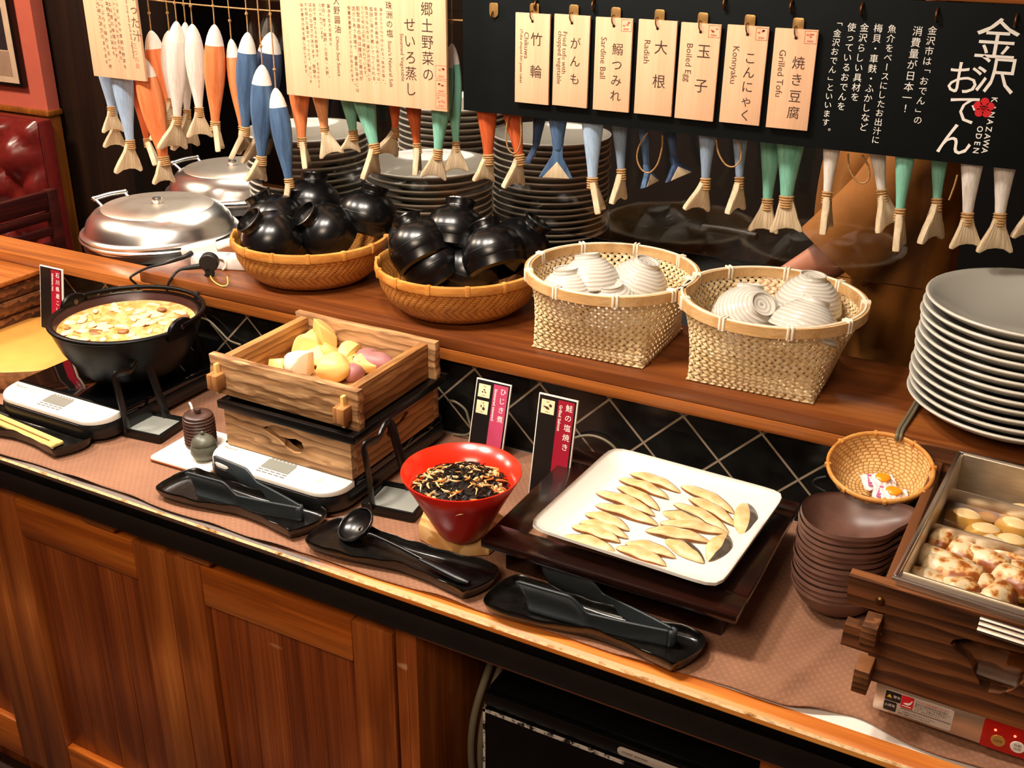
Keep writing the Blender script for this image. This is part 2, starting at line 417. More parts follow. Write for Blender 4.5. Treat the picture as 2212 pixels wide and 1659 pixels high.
M['steamx'] = grain('steamer_wood_front', '633e22', 'b38355', 'd2a676', 'X', 17, 0.6, 'Z', 7.0, 0.22, 0.9)
M['steamy'] = grain('steamer_wood_side', '68401f', 'ac7641', 'c99559', 'Y', 22, 0.6, 'Z', 5.0, 0.16, 0.8)
M['peg'] = grain('peg_wood', '7a4a22', 'a56c38', 'bd8650', 'Z', 20, 0.6, 'X', 2, 0.3, 0.3)
M['odenx'] = grain('charred_oden_wood', '2c170e', '4a2c1b', '8f5730', 'X', 17, 0.55, 'Z', 5.0, 0.10, 1.0)
M['odeny'] = grain('charred_oden_side', '2c170d', '56331f', '85512b', 'Y', 14, 0.55, 'Z', 2.5, 0.12, 0.8)
M['odenend'] = grain('oden_cut_edge', '2e180e', '5f3820', '8d5a34', 'X', 40, 0.6, 'Z', 2.0, 0.5, 0.3)
M['traywood'] = wood('dark_lacquered_wood', '0f0503', '1a0906', '2a0f08', 'X', 0.22, 20, 1.0, 0.2, 0.05, 0.5)
M['trayin'] = wood('tray_inner_wood', '7a5138', 'a37a5a', 'b98e6c', 'X', 0.5, 26, 1.0)
M['logtop'] = plain('log_slice_top', 'c98a3a', 0.55, 0, 0.16, 9, 0.03)
M['bark'] = plain('log_bark', '7a4a22', 0.85, 0, 0.5, 60, 0.9)
M['bamboo'] = wood('bamboo', 'd3a558', 'e2b96c', 'ecca86', 'X', 0.45, 50, 1, 0.15, 0.05)
M['leather'] = plain('oxblood_leather', '661a17', 0.28, 0, 0.2, 40, 0.1, 0.5)
M['chairwood'] = wood('chair_wood', '24090a', '3c130f', '521d14', 'Y', 0.35, 20, 1)
M['salmon'] = plain('salmon_wall_paint', 'c4604c', 0.75, 0, 0.05, 20, 0.03)
M['trimwood'] = wood('wall_trim_wood', '6d3a12', '8f5119', 'ad6822', 'Z', 0.4, 20, 1)
M['pillar'] = wood('dark_pillar_wood', '120a05', '1d1008', '2a180c', 'Z', 0.5, 14, 0.7)
M['darkwall'] = plain('dark_kitchen_wall', '120d0b', 0.7)
M['floor'] = wood('dark_floor', '22150e', '301e14', '3d281b', 'X', 0.5, 8, 0.6)
M['ceilp'] = plain('ceiling_paint', 'cdbba6', 0.8)
M['hallwall'] = plain('hall_wall_paint', 'b99b80', 0.8)
M['fishgroove'] = plain('pale_groove', 'b09876', 0.8)
M['twine'] = plain('twine', 'a87f4e', 0.8, 0, 0.25, 250, 0.4)
M['fishtail'] = wood('pale_tail_wood', 'bda382', 'd2bb98', 'e2cfb0', 'Z', 0.65, 90, 3, 0.2, 0.3)
M['fishwhite'] = wood('fish_head_white', 'd8cdc0', 'e9e0d4', 'f2ebe1', 'Z', 0.6, 60, 3, 0.15, 0.2)
FC = {}
for k_, (d_, m_, l_) in {'orange': ('d06a38', 'e5824c', 'efa06e'), 'rust': ('a8401c', 'c85a2c', 'dd7440'), 'peach': ('e08a54', 'f0a36c', 'f6bb8b'),
                         'light_blue': ('8fa9c8', 'a6bfdb', 'bcd0e6'), 'blue': ('374c68', '496487', '64809f'), 'navy': ('27344f', '364867', '475c80'),
                         'green': ('5fa08a', '7fc0a8', '97d2bb'), 'white': ('d5cbc0', 'e6ddd3', 'f0e9e1'), 'greyblue': ('6c7f95', '8497ad', '98a9bd')}.items():
    FC[k_] = wood('painted_fish_' + k_, d_, m_, l_, 'Z', 0.6, 70, 2.5, 0.22, 0.3, 0, 0.3)
# herringbone woven bamboo on lathe surfaces (uvw: turn, length along profile)
def weave(name, dark, mid, light, nu, rows):
    t = NT(name); at = t.n('ShaderNodeAttribute'); at.attribute_name = 'uvw'; sp = t.n('ShaderNodeSeparateXYZ'); t.l(at.outputs['Vector'], sp.inputs[0])
    u = t.math('MULTIPLY', sp.outputs['X'], nu); v = t.math('MULTIPLY', sp.outputs['Y'], rows)
    sh = t.math('MULTIPLY', t.math('PINGPONG', t.math('FLOOR', v), 8), 0.25)
    f = t.math('FRACT', t.math('ADD', u, sh)); e = t.math('ABSOLUTE', t.math('SUBTRACT', f, 0.5))
    h = t.math('ABSOLUTE', t.math('SUBTRACT', t.math('FRACT', v), 0.5))
    k = t.math('SUBTRACT', 1.0, t.math('MAXIMUM', t.math('POWER', t.math('MULTIPLY', e, 2.0), 3.0), t.math('POWER', t.math('MULTIPLY', h, 2.0), 4.0)))
    nz = t.noise(t.coord((60, 60, 60)), 1.0, 3)
    c = t.ramp(k, [(0.05, C(dark)), (0.4, C(mid)), (0.9, C(light))])
    c = t.mix(0.3, c, t.ramp(nz, [(0.3, C(dark)), (0.7, C(light))]))
    t.base(c); t.set(Roughness=0.5, Specular_IOR_Level=0.3); t.bump(k, 0.7, 0.002); return t.m
M['weave_o'] = weave('amber_bamboo_weave', '74390c', 'c0762a', 'dd9a48', 70, 260)
M['weave_s'] = weave('small_bamboo_weave', '9a5f28', 'd69f58', 'eabd7c', 34, 200)
M['rim_o'] = wood('amber_bamboo_rim', 'b86f28', 'd18e42', 'e2a75a', 'X', 0.45, 30, 4, 0.2, 0.1)
M['strip'] = wood('pale_bamboo_strip', 'd7b884', 'e6cb9c', 'f0dbb4', 'X', 0.5, 50, 6, 0.2, 0.1)
M['strip_rim'] = wood('bamboo_rim', 'b98a50', 'd0a46c', 'dfba86', 'X', 0.45, 50, 6, 0.2, 0.1)
M['cane'] = plain('white_cane_binding', 'eee2cc', 0.5)
M['stone_br'] = plain('brown_ribbed_stoneware', '4a3027', 0.4, 0, 0.3, 20, 0.1)
M['stone_gr'] = plain('grey_green_stoneware', '5b5a4c', 0.4, 0, 0.3, 30, 0.1)
M['orangeedge'] = plain('brown_saucer_edge', '9a4f2a', 0.4)
M['card_b'] = plain('card_black', '120e0d', 0.4, 0, 0.1)
M['card_w'] = plain('card_white_border', 'e6dccf', 0.4, 0, 0.02)
M['card_p'] = plain('card_pink', 'b93f61', 0.45, 0, 0.03)
M['card_r'] = plain('card_crimson', '96102a', 0.45, 0, 0.04)
M['card_c'] = plain('card_cream', 'efdcb0', 0.5, 0, 0.03)
t = NT('clear_acrylic'); t.set(Roughness=0.02, IOR=1.45, Transmission_Weight=0.0, Specular_IOR_Level=0.5)
tr = t.n('ShaderNodeBsdfTransparent'); tr.inputs[0].default_value = (0.95, 0.94, 0.92, 1); gl = t.n('ShaderNodeBsdfGlossy'); gl.inputs['Roughness'].default_value = 0.02
fr = t.n('ShaderNodeFresnel'); fr.inputs['IOR'].default_value = 1.5; mx = t.n('ShaderNodeMixShader')
t.l(fr.outputs[0], mx.inputs[0]); t.l(tr.outputs[0], mx.inputs[1]); t.l(gl.outputs[0], mx.inputs[2])
t.l(mx.outputs[0], t.t.nodes['Material Output'].inputs['Surface']); M['acrylic'] = t.m
t = NT('pale_broth'); tr = t.n('ShaderNodeBsdfTransparent'); tr.inputs[0].default_value = (0.93, 0.80, 0.52, 1); gl = t.n('ShaderNodeBsdfGlossy'); gl.inputs['Roughness'].default_value = 0.05
fr = t.n('ShaderNodeFresnel'); fr.inputs['IOR'].default_value = 1.33; mx = t.n('ShaderNodeMixShader')
t.l(fr.outputs[0], mx.inputs[0]); t.l(tr.outputs[0], mx.inputs[1]); t.l(gl.outputs[0], mx.inputs[2]); t.l(mx.outputs[0], t.t.nodes['Material Output'].inputs['Surface']); M['broth'] = t.m
M['egg'] = plain('boiled_egg', 'ecca90', 0.35, 0, 0.04, 10)
t = NT('toasted_fish_cake'); n1 = t.noise(t.coord((1, 1, 1)), 34, 3, 0.6)
t.base(t.ramp(n1, [(0.44, C('e6cfa6')), (0.51, C('d09a58')), (0.56, C('9c5420')), (0.7, C('6e3312'))])); t.set(Roughness=0.35); M['chikuwa'] = t.m
M['potato'] = plain('potato_flesh', 'ecc878', 0.45, 0, 0.06, 20)
M['potato_skin'] = plain('potato_skin', 'c48c46', 0.6, 0, 0.25, 30, 0.1)
M['sweet'] = plain('purple_sweet_potato', 'a06a68', 0.5, 0, 0.25, 30, 0.1)
M['taro'] = plain('white_lotus_root', 'f0e0c6', 0.45, 0, 0.05)
t = NT('milky_soup'); n1 = t.noise(t.coord((1, 1, 1)), 45, 4, 0.6, 0.5)
t.base(t.ramp(n1, [(0.3, C('a8641f')), (0.45, C('c98f4c')), (0.62, C('dcb27a')), (0.8, C('e8cfa4'))])); t.set(Roughness=0.28); t.bump(n1, 0.6, 0.004); M['soup'] = t.m
M['tofu'] = plain('pale_soup_piece', 'e2c596', 0.4, 0, 0.05)
M['mush'] = plain('brown_mushroom_piece', '8b5c30', 0.5, 0, 0.3)
M['hijiki'] = plain('black_seaweed', '15100c', 0.35, 0, 0.4)
M['aburaage'] = plain('tan_fried_tofu', 'd6b27a', 0.5, 0, 0.25, 40)
M['carrot'] = plain('carrot_sliver', 'c4803a', 0.45)
t = NT('grilled_white_fish'); n1 = t.noise(t.coord((1, 1, 1)), 60, 3)
t.base(t.ramp(n1, [(0.35, C('cda66a')), (0.6, C('dfc190')), (0.8, C('e9d3aa'))])); t.set(Roughness=0.45); t.bump(n1, 0.3, 0.002); M['flesh'] = t.m
M['fedge'] = plain('browned_fillet_edge', '7c4416', 0.5, 0, 0.4, 60)
M['fskin'] = plain('silver_fish_skin', '4d443c', 0.3, 0, 0.35, 60)
M['shirt'] = plain('ochre_cotton', '8f5816', 0.85, 0, 0.12, 30, 0.1)
M['apron'] = plain('olive_brown_apron', '5a3a14', 0.85, 0, 0.12, 30, 0.1)
M['skin'] = plain('skin', 'b8765c', 0.5, 0, 0.05)
M['hair'] = plain('black_hair', '15100e', 0.5)
M['trouser'] = plain('dark_trousers', '191919', 0.8)
M['ctrl_red'] = plain('red_control_film', 'a8120f', 0.3, 0, 0.1)
M['gold_btn'] = plain('gold_button', 'a9793a', 0.35)
M['label_g'] = plain('silver_label', 'c4b8ac', 0.4, 0, 0.03)
t = NT('red_led'); t.base(C('ff6a50')); t.set(Emission_Color=C('ff5a40'), Emission_Strength=4.0); M['led'] = t.m
M['yellow'] = plain('warning_yellow', 'e0b820', 0.5)
M['whiteplastic'] = plain('white_plastic', 'e6ddd3', 0.35, 0, 0.02)
M['greenwire'] = plain('green_yellow_wire', 'a9a352', 0.4)
M['candyw'] = plain('clear_white_wrapper', 'f2e4e0', 0.12, 0, 0.05)
M['candyo'] = plain('orange_candy', 'f09a18', 0.3)
M['candyp'] = plain('pink_print', 'd2679a', 0.3)
M['print'] = plain('picture_print', '23262b', 0.4)
M['printl'] = plain('picture_paper', 'a08572', 0.5)
M['frame'] = plain('black_frame', '0a0a0a', 0.3)
M['matw'] = plain('picture_mat', 'cdb49a', 0.6)
M['hose'] = plain('grey_beige_hose', '6f6550', 0.5)
M['rubber'] = plain('black_rubber', '0c0c0c', 0.6)
M['purple'] = plain('mauve_reflection', '8a5560', 0.8)  # colour of the pinkish reflection built behind the screen
M['gum'] = plain('grey_liner', '8f918a', 0.35, 0, 0.03)
# ---------------------------------------------------------------- the room
FL = -0.86
struct(G().span((-4.6, -2.6, FL - 0.05), (1.8, 3.1, FL)).build('floor', M['floor'], smooth=0))
struct(G().span((-4.6, -2.6, CEIL), (1.8, 3.1, CEIL + 0.05)).build('ceiling', M['ceilp'], smooth=0))
struct(G().span((-4.6, 3.1, FL), (1.8, 3.15, CEIL)).build('wall_back', M['darkwall'], smooth=0))
struct(G().span((-4.65, -2.6, FL), (-4.6, 3.1, CEIL)).build('wall_left', M['salmon'], smooth=0))
struct(G().span((1.8, -2.6, FL), (1.85, 3.1, CEIL)).build('wall_right', M['hallwall'], smooth=0))
struct(G().span((-4.6, -2.65, FL), (1.8, -2.6, CEIL)).build('wall_front', M['hallwall'], smooth=0))
# salmon partition on the left with its wooden ledge and post
struct(G().span((-4.58, 1.30, 0.27), (-2.90, 1.345, CEIL - 0.001)).build('wall_partition', M['salmon'], smooth=0))
struct(G().span((-4.58, 1.290, 0.252), (-2.892, 1.350, 0.270), 0.004).build('trim_1', M['trimwood']))
struct(G().span((-4.58, 1.31, FL), (-2.966, 1.34, 0.2515)).build('wall_partition_base', M['trimwood'], smooth=0))
struct(G().span((-2.965, 1.30, FL), (-2.90, 1.345, 0.2515), 0.004).build('trim_2', M['trimwood']))
struct(G().span((-2.95, 1.352, FL), (-2.62, 1.62, CEIL - 0.001), 0.006).build('trim_3', M['pillar']))
# tiled wall between worktop and shelf
TW = 0.464
struct(G().span((-2.75, TW, 0.002), (0.75, TW + 0.03, 0.150)).build('wall_tiled', M['tile'], smooth=0))
struct(G().span((-2.75, TW + 0.002, FL), (0.75, TW + 0.028, 0.0015)).build('wall_counter_back', M['darkwall'], smooth=0))
# ---------------------------------------------------------------- counter
ct = thing('worktop', 'long white worktop with worn orange wooden edge and dark painted front board', 'worktop', (0, 0, 0))
G().span((-2.75, 0.028, -0.030), (0.75, TW - 0.001, -0.0005)).build('top', M['laminate'], ct, smooth=0)
g = G()
prof = [(0.0, -0.0125), (0.0004, -0.0070), (0.0026, -0.0032), (0.008, -0.0010), (0.028, 0.0), (0.028, -0.03), (0.0, -0.03)]
n_ = len(prof); xs = [-2.75, 0.75]
v = [(x, p[0], p[1]) for x in xs for p in prof]
g.add(v, [(i, (i + 1) % n_, n_ + (i + 1) % n_, n_ + i) for i in range(n_)] + [tuple(reversed(range(n_))), tuple(range(n_, 2 * n_))], 0)
for i in range(len(g.f)):
    if g.m[i] == 0 and set(k % n_ for k in g.f[i]) in ({1, 2},): g.m[i] = 1
g.build('edge_strip', [M['nose'], M['worn']], ct, 0)
G().span((-2.75, 0.0, -0.067), (0.75, 0.024, -0.0125), 0.001).build('front_board', M['fascia'], ct)
# brown cloth on the worktop
def wr(x, y):
    z = 0.003
    k = max(0.0, min(1.0, (x + 0.34) / 0.14))
    z += k * 0.0060 * (1 + math.sin(38 * x + 30 * y + 2.0 * math.sin(20 * y))) * 0.5 * max(0, 1 - abs(y - 0.1) / 0.16)
    z += 0.006 * k * math.exp(-((x + 0.150) / 0.022) ** 2 - ((y - 0.02) / 0.06) ** 2)
    z += 0.007 * k * math.exp(-((x + 0.175 - 0.3 * (y - 0.12)) / 0.012) ** 2) * (1 if 0.04 < y < 0.25 else 0.3)
    return z
def front(x):
    f = 0.0075 + 0.0035 * math.sin(x * 9) * math.sin(x * 23) + 0.010 * max(0, min(1, (x + 0.95) / 0.35))
    if x > -0.45: f += 0.010 * min(1, (x + 0.45) / 0.2)
    f += 0.020 * math.exp(-((x + 0.105) / 0.045) ** 2)
    return f
def clothfn(u, v):
    x = -2.72 + u * 3.45; y0 = front(x); y = y0 + (0.458 - y0) * v
    return (x, y, wr(x, y) + 0.0045 * math.exp(-v * 40) * max(0, math.sin(x * 31) * math.sin(x * 13 + 1)))
cl = G().grid(clothfn, 500, 36).build('table_cloth', M['cloth'], smooth=180)
cl.modifiers.new('thick', 'SOLIDIFY').thickness = 0.0016
tag(cl, 'brown knitted cloth covering the worktop from end to end', 'table cloth')
# cabinets below
cb = thing('base_cabinet', 'brown wooden base cabinet with three panelled doors under the worktop', 'cabinet', (-1.45, 0.03, FL))
def cw(a, b, bev=0.002): return G().span((a[0] + 1.45, a[1] - 0.03, a[2] - FL), (b[0] + 1.45, b[1] - 0.03, b[2] - FL), bev)
cw((-2.75, 0.055, FL), (-0.742, 0.44, -0.069)).build('carcass', M['panel'], cb)
cw((-2.75, 0.050, -0.100), (-0.742, 0.0545, -0.069)).build('face_rail', M['doorh'], cb)
cw((-0.762, 0.034, FL), (-0.7425, 0.0545, -0.069)).build('face_post', M['door'], cb)
for q, (x0, x1) in enumerate(((-2.125, -1.672), (-1.669, -1.225), (-1.222, -0.766))):
    d = cw((x0, 0.030, FL + 0.06), (x0 + 0.075, 0.052, -0.110)).build('door', M['door'], cb)
    def dp(nm, a, b, m): 
        return cw(a, b, 0.0025).build(nm, m, d)
    dp('stile', (x1 - 0.0745, 0.0305, FL + 0.06), (x1, 0.052, -0.110), M['door'])
    dp('rail', (x0 + 0.0755, 0.031, -0.190), (x1 - 0.0755, 0.052, -0.110), M['doorh'])
    dp('rail', (x0 + 0.0755, 0.031, FL + 0.06), (x1 - 0.0755, 0.052, FL + 0.16), M['doorh'])
    g = G(); nb = 4; wv_ = (x1 - x0 - 0.151) / nb
    for k in range(nb):
        a = x0 + 0.0755 + k * wv_
        g.span((a + 0.0004 + 1.45, 0.044 - 0.03, 0.16), (a + wv_ - 0.0004 + 1.45, 0.051 - 0.03, -0.190 - FL), 0.0012)
    g.build('panel', M['panel'], d)
for (a, b) in ((-1.408, -1.33), (-1.185, -1.115)):
    cw((a, 0.022, -0.098), (b, 0.049, -0.0685), 0.002).build('catch_block', M['rail'], cb)
# open bay with the towel warmer
by = thing('open_cabinet_bay', 'open dark cabinet bay with orange wooden lip beside the panelled doors', 'cabinet', (-0.2, 0.03, FL))
def bw(a, b, bev=0.002): return G().span((a[0] + 0.2, a[1] - 0.03, a[2] - FL), (b[0] + 0.2, b[1] - 0.03, b[2] - FL), bev)
bw((-0.740, 0.030, FL), (-0.722, 0.44, -0.069)).build('side_panel', M['door'], by)
bw((-0.7215, 0.030, -0.098), (0.75, 0.052, -0.069)).build('top_rail', M['rail'], by)
bw((-0.7215, 0.425, FL), (0.75, 0.44, -0.069)).build('back_panel', M['darkwall'], by)
bw((-0.7215, 0.053, FL), (0.75, 0.42, FL + 0.05)).build('bottom_panel', M['darkwall'], by)
bw((-0.205, 0.034, FL + 0.0505), (-0.180, 0.058, -0.099)).build('post', M['door'], by)
tw = thing('towel_warmer', 'black towel warmer cabinet with chipped white edges standing in the open bay', 'towel warmer', (-0.425, 0.08, FL + 0.0505))
zt = -0.192 - FL - 0.0505
def tb(a, b, bev=0.003): return G().span((a[0] + 0.425, a[1] - 0.08, a[2]), (b[0] + 0.425, b[1] - 0.08, b[2]), bev)
tb((-0.632, 0.085, 0.0), (-0.218, 0.40, zt), 0.006).build('body', M['black_gloss'], tw)
dr = tb((-0.630, 0.070, 0.02), (-0.220, 0.0845, zt - 0.030), 0.003).build('door', M['black_semi'], tw)
t = NT('chipped_white_edge'); f = t.noise(t.coord((70, 70, 70)), 1.0, 4, 0.7)
t.base(t.ramp(f, [(0.42, C('141210')), (0.5, C('d8cfc4'))])); M['chip'] = t.m
g = G().span((-0.631 + 0.425, 0.069 - 0.08, zt - 0.036), (-0.40 + 0.425, 0.0705 - 0.08, zt - 0.030)); g.span((-0.631 + 0.425, 0.069 - 0.08, 0.02), (-0.627 + 0.425, 0.0705 - 0.08, zt - 0.03))
g.build('chipped_edge', M['chip'], dr)
pn = tb((-0.630, 0.072, zt - 0.026), (-0.220, 0.0845, zt - 0.001), 0.003).build('control_strip', M['black_gloss'], tw)
ap = G().prism(rrect(-0.412 + 0.425, zt - 0.022, -0.285 + 0.425, zt - 0.007, 0.007), 0, 0.0016, 0.0005, M=T(0, -0.008, 0) @ FRONT).build('switch_plate', M['label_g'], pn)
G().span((-0.325 + 0.425, -0.016, zt - 0.018), (-0.312 + 0.425, -0.009, zt - 0.010), 0.002).build('slide_switch', M['whiteplastic'], pn)
G().text('towel warmer', 0.021, zt - 0.0135, 0.0068, 0, align='L', M=T(0, -0.0099, 0) @ FRONT).build('lettering', M['ink'], pn, 0)
for (dx, r_, lb) in ((0, 0.0062, 'left of the two pale hoses curving down beside the towel warmer'), (0.018, 0.0062, 'right of the two pale hoses curving down beside the towel warmer')):
    pts = [(-0.645 + dx, 0.20, -0.12), (-0.660 + dx, 0.15, -0.20), (-0.672 + dx, 0.11, -0.30), (-0.672 + dx, 0.11, -0.42), (-0.655 + dx, 0.14, -0.6), (-0.65 + dx, 0.2, FL + 0.058)]
    tag(G().tube(pts, r_, 10, sm=8).build('hose', M['hose'], smooth=60), lb, 'hose', 'hoses beside the towel warmer')
# ---------------------------------------------------------------- shelf behind the worktop
SZ = 0.196; SF = 0.444
sh = thing('serving_shelf', 'long brown wooden serving shelf carried along the black tiled wall', 'shelf', (-0.5, 0.57, 0.151))
g = G(); x0, x1 = -2.75, 0.75
g.span((x0 + 0.5, SF - 0.57, 0.0), (x1 + 0.5, 0.525 - 0.57, 0.0225), 0.002).build('front_rail', M['rail'], sh)
G().span((-1.648 + 0.5, SF - 0.57, 0.023), (x1 + 0.5, 0.705 - 0.57, 0.045), 0.0018).build('slab', M['slab'], sh)
# dark kitchen counter on the other side
kc = thing('kitchen_counter', 'dark kitchen counter behind the serving shelf carrying plate stacks and chafing dishes', 'counter', (-1.4, 1.0, FL))
G().span((-0.500, -0.470, 0), (0.84, 0.42, 1.012), 0.003).build('body', M['black_matt'], kc)
G().span((-0.245, -0.29, 1.0125), (0.84, 0.42, 1.032), 0.003).build('top', M['black_matt'], kc)
KZ_ = 1
# ---------------------------------------------------------------- things on the worktop
CZ = 0.0046          # top of the cloth
def ih(cx, label, name_ink=True):
    t_ = thing('induction_cooker', label, 'induction cooker', (cx, 0.265, CZ), 0, 'portable induction cookers on the worktop')
    x0, x1 = -0.138, 0.138
    G().prism(rrect(x0, -0.168, x1, 0.170, (0.05, 0.05, 0.02, 0.02)), 0.006, 0.036, 0.008).build('body', M['ih_body'], t_)
    gl_ = G().prism(rrect(x0 + 0.002, -0.105, x1 - 0.002, 0.168, (0.003, 0.003, 0.018, 0.018)), 0.0362, 0.049, 0.004, both=False).build('glass_top', M['ih_glass'], t_)
    pa = G(); o = rrect(x0 + 0.003, -0.165, x1 - 0.003, -0.1065, (0.045, 0.045, 0.003, 0.003), 8)
    pa.prism(o, 0.0362, 0.046, 0.003, both=False)
    for i in range(len(pa.v)):
        q = pa.v[i]
        if q[2] > 0.038: pa.v[i] = (q[0], q[1], q[2] + (q[1] + 0.135) * 0.10)
    p_ = pa.build('control_panel', M['ih_panel'], t_)
    sl = RX(math.atan(0.10)); B_ = T(0, -0.135, 0.0462) @ sl
    G().prism(rrect(-0.028, -0.007, 0.028, 0.018, 0.002), 0, 0.0006, 0, M=B_).build('display', M['lcd'], p_)
    g = G().text('Panasonic', -0.108, 0.016, 0.0075, 0, M=B_)
    for k in range(7): g.prism(rrect(-0.026 + k * 0.0077, 0.0195, -0.0205 + k * 0.0077, 0.0215, 0.0003, 1), 0, 0.0004, 0, M=B_)
    for k in range(10): g.prism(rrect(-0.028 + (k % 5) * 0.012, -0.0125 - 0.006 * (k // 5), -0.019 + (k % 5) * 0.012, -0.0105 - 0.006 * (k // 5), 0.0003, 1), 0, 0.0004, 0, M=B_)
    g.build('markings', M['inkf'], p_, 0)
    G().lathe([(0.0, 0), (0.0055, 0), (0.0055, 0.0006), (0, 0.0006)], 16).xf(B_ @ T(0.083, 0.004, 0)).build('start_button', M['card_c'], p_)
    for sx in (-0.11, 0.11):
        for sy in (-0.13, 0.14): G().lathe([(0, 0), (0.012, 0), (0.012, 0.0065), (0, 0.0065)], 16, c=(sx, sy, 0)).build('foot', M['rubber'], t_)
    return t_
ih(-1.561, 'white fronted induction cooker under the big black soup pot')
ih(-1.049, 'white fronted induction cooker under the two wooden steamer boxes')
IHZ = CZ + 0.0492
# ---- black pot with soup
pot = thing('soup_pot', 'big black iron pot with brown glazed inside and pierced lugs', 'pot', (-1.522, 0.285, IHZ))
RP = 0.138; HP = 0.122
prof = [(0.0, 0.0), (0.055, 0.0), (0.072, 0.006), (0.098, 0.030), (0.122, 0.072), (0.134, 0.105), (RP, HP - 0.004), (RP + 0.001, HP)]
inn = [(RP + 0.001, HP), (RP - 0.004, HP + 0.0005), (RP - 0.008, HP - 0.006), (0.121, HP - 0.022), (0.110, 0.065), (0.085, 0.03), (0.05, 0.014), (0.0, 0.013)]
G().lathe(prof, 72, 0).build('body', M['iron'], pot, 60)
G().lathe(inn, 72, 0).build('inner_glaze', M['pot_in'], pot, 60)
G().lathe([(RP - 0.0075, HP + 0.0005), (RP + 0.002, HP + 0.0008), (RP + 0.003, HP - 0.003), (RP + 0.001, HP - 0.006)], 72).build('rim', M['iron'], pot, 80)
pb = P(352, 700, IHZ + HP) - Vector((-1.522, 0.285, IHZ + HP)); la = math.atan2(pb.y, pb.x)
for a in (la, la + PI):
    g = G(); o = [(-0.034, 0), (0.034, 0)] + [(0.032 * math.cos(q), 0.012 + 0.024 * math.sin(q)) for q in [k * PI / 12 for k in range(13)]]
    hole = [(0.007 * math.cos(q), 0.02 + 0.007 * math.sin(q)) for q in [k * 2 * PI / 12 for k in range(12)]]
    g.prism(o, -0.005, 0.005, 0.003, M=RZ(a) @ T(RP - 0.002, 0, HP - 0.016) @ RZ(PI / 2) @ FRONT)
    lug = g.build('lug', M['iron'], pot)
    G().lathe([(0.0, 0), (0.0050, 0), (0.0050, 0.0015), (0, 0.0015)], 16).xf(RZ(a) @ T(RP + 0.0032, 0, HP + 0.004) @ RY(PI / 2)).build('hole', M['pot_in'], lug)
    G().lathe([(0.0, 0), (0.0050, 0), (0.0050, 0.0015), (0, 0.0015)], 16).xf(RZ(a) @ T(RP - 0.0072, 0, HP + 0.004) @ RY(-PI / 2)).build('hole', M['pot_in'], lug)
pts = []
for k in range(25):
    a = la + PI * k / 24; lift = 0.013
    rr_ = RP + 0.004
    pts.append((rr_ * math.cos(a), rr_ * math.sin(a), HP + lift * 0.55))
G().tube(pts, 0.0042, 8).build('bail_handle', M['iron'], pot, 60)
def soupfn(u, v):
    r = 0.1245 * max(v, 0.001); a = 2 * PI * u
    x, y = r * math.cos(a), r * math.sin(a)
    h = 0.0035 * math.sin(95 * x + 3 * math.sin(60 * y)) * math.sin(88 * y + 1) + 0.002 * math.sin(190 * x) * math.sin(170 * y + 2)
    return (x, y, h * (1 - v ** 8))
s_ = G().grid(soupfn, 72, 26, cu=True)
rn = random.Random(3)
for k in range(60):
    a = rn.uniform(0, 6.28); r = 0.112 * math.sqrt(rn.random())
    q = (0.006 + 0.012 * rn.random(), 0.004 + 0.008 * rn.random(), 0.0022 + 0.002 * rn.random())
    s_.blob((r * math.cos(a), r * math.sin(a), 0.001), q, k, 2 if k % 13 == 0 else 1, 2 if k % 13 == 0 else 1, 0.12, 0, RZ(rn.uniform(0, 3)), 2)
so = s_.build('soup', [M['soup'], M['tofu'], M['mush']], smooth=60, loc=(-1.522, 0.285, IHZ + HP - 0.015))
tag(so, 'creamy soup full of pale pieces in the black pot', 'soup', kind='stuff')
# ---- steamer boxes
x0, x1, y0, y1 = -1.171, -0.914, 0.152, 0.412
lb = thing('lower_steamer_box', 'lower wooden steamer box with a cut-out handle slot', 'steamer box', ((x0 + x1) / 2, (y0 + y1) / 2, IHZ + 0.001))
hw, hd, HB = (x1 - x0) / 2, (y1 - y0) / 2, 0.066
def slot(cx, cz, s=1.0):
    o = []
    for (px, pz) in ((-0.043, 0.012), (-0.034, 0.018), (-0.022, 0.013), (-0.008, 0.006), (0.010, 0.006), (0.024, 0.009), (0.036, 0.006), (0.040, -0.004), (0.032, -0.015), (0.018, -0.018), (0.004, -0.013), (-0.012, -0.001), (-0.028, 0.004)):
        o.append((cx + px * s, cz + pz * s))
    return o
def holed(W, H, hole, th, M_, name, mat, par):
    # board in x-z with a hole, thickness th towards +y
    bm = bmesh.new(); out = [(-W, 0), (W, 0), (W, H), (-W, H)]
    def ring(pts, y): return [bm.verts.new((p[0], y, p[1])) for p in pts]
    sides = []
    for y in (0.0, th):
        a = ring(out, y); b = ring(hole, y)
        ed = [bm.edges.new((r[i], r[(i + 1) % len(r)])) for r in (a, b) for i in range(len(r))]
        bmesh.ops.triangle_fill(bm, use_beauty=True, edges=ed)
        sides.append((a, b))
    for k in (0, 1):
        r0, r1 = sides[0][k], sides[1][k]
        for i in range(len(r0)): bm.faces.new((r0[i], r0[(i + 1) % len(r0)], r1[(i + 1) % len(r1)], r1[i]))
    bmesh.ops.recalc_face_normals(bm, faces=list(bm.faces))
    return G().bm(bm, 0, M_).build(name, mat, par, 30)
TB = 0.016
holed(hw, HB, slot(-0.005, 0.037), TB, T(0, -hd, 0), 'front_board', M['steamx'], lb)
G().span((-hw, hd - TB, 0), (hw, hd, HB), 0.0015).build('back_board', M['steamx'], lb)
holed(hd - TB - 0.0004, HB, slot(0.0, 0.040, 0.8), TB, RZ(-PI / 2) @ T(0, 0, 0) @ T(0, hw - TB, 0), 'side_board', M['steamy'], lb)
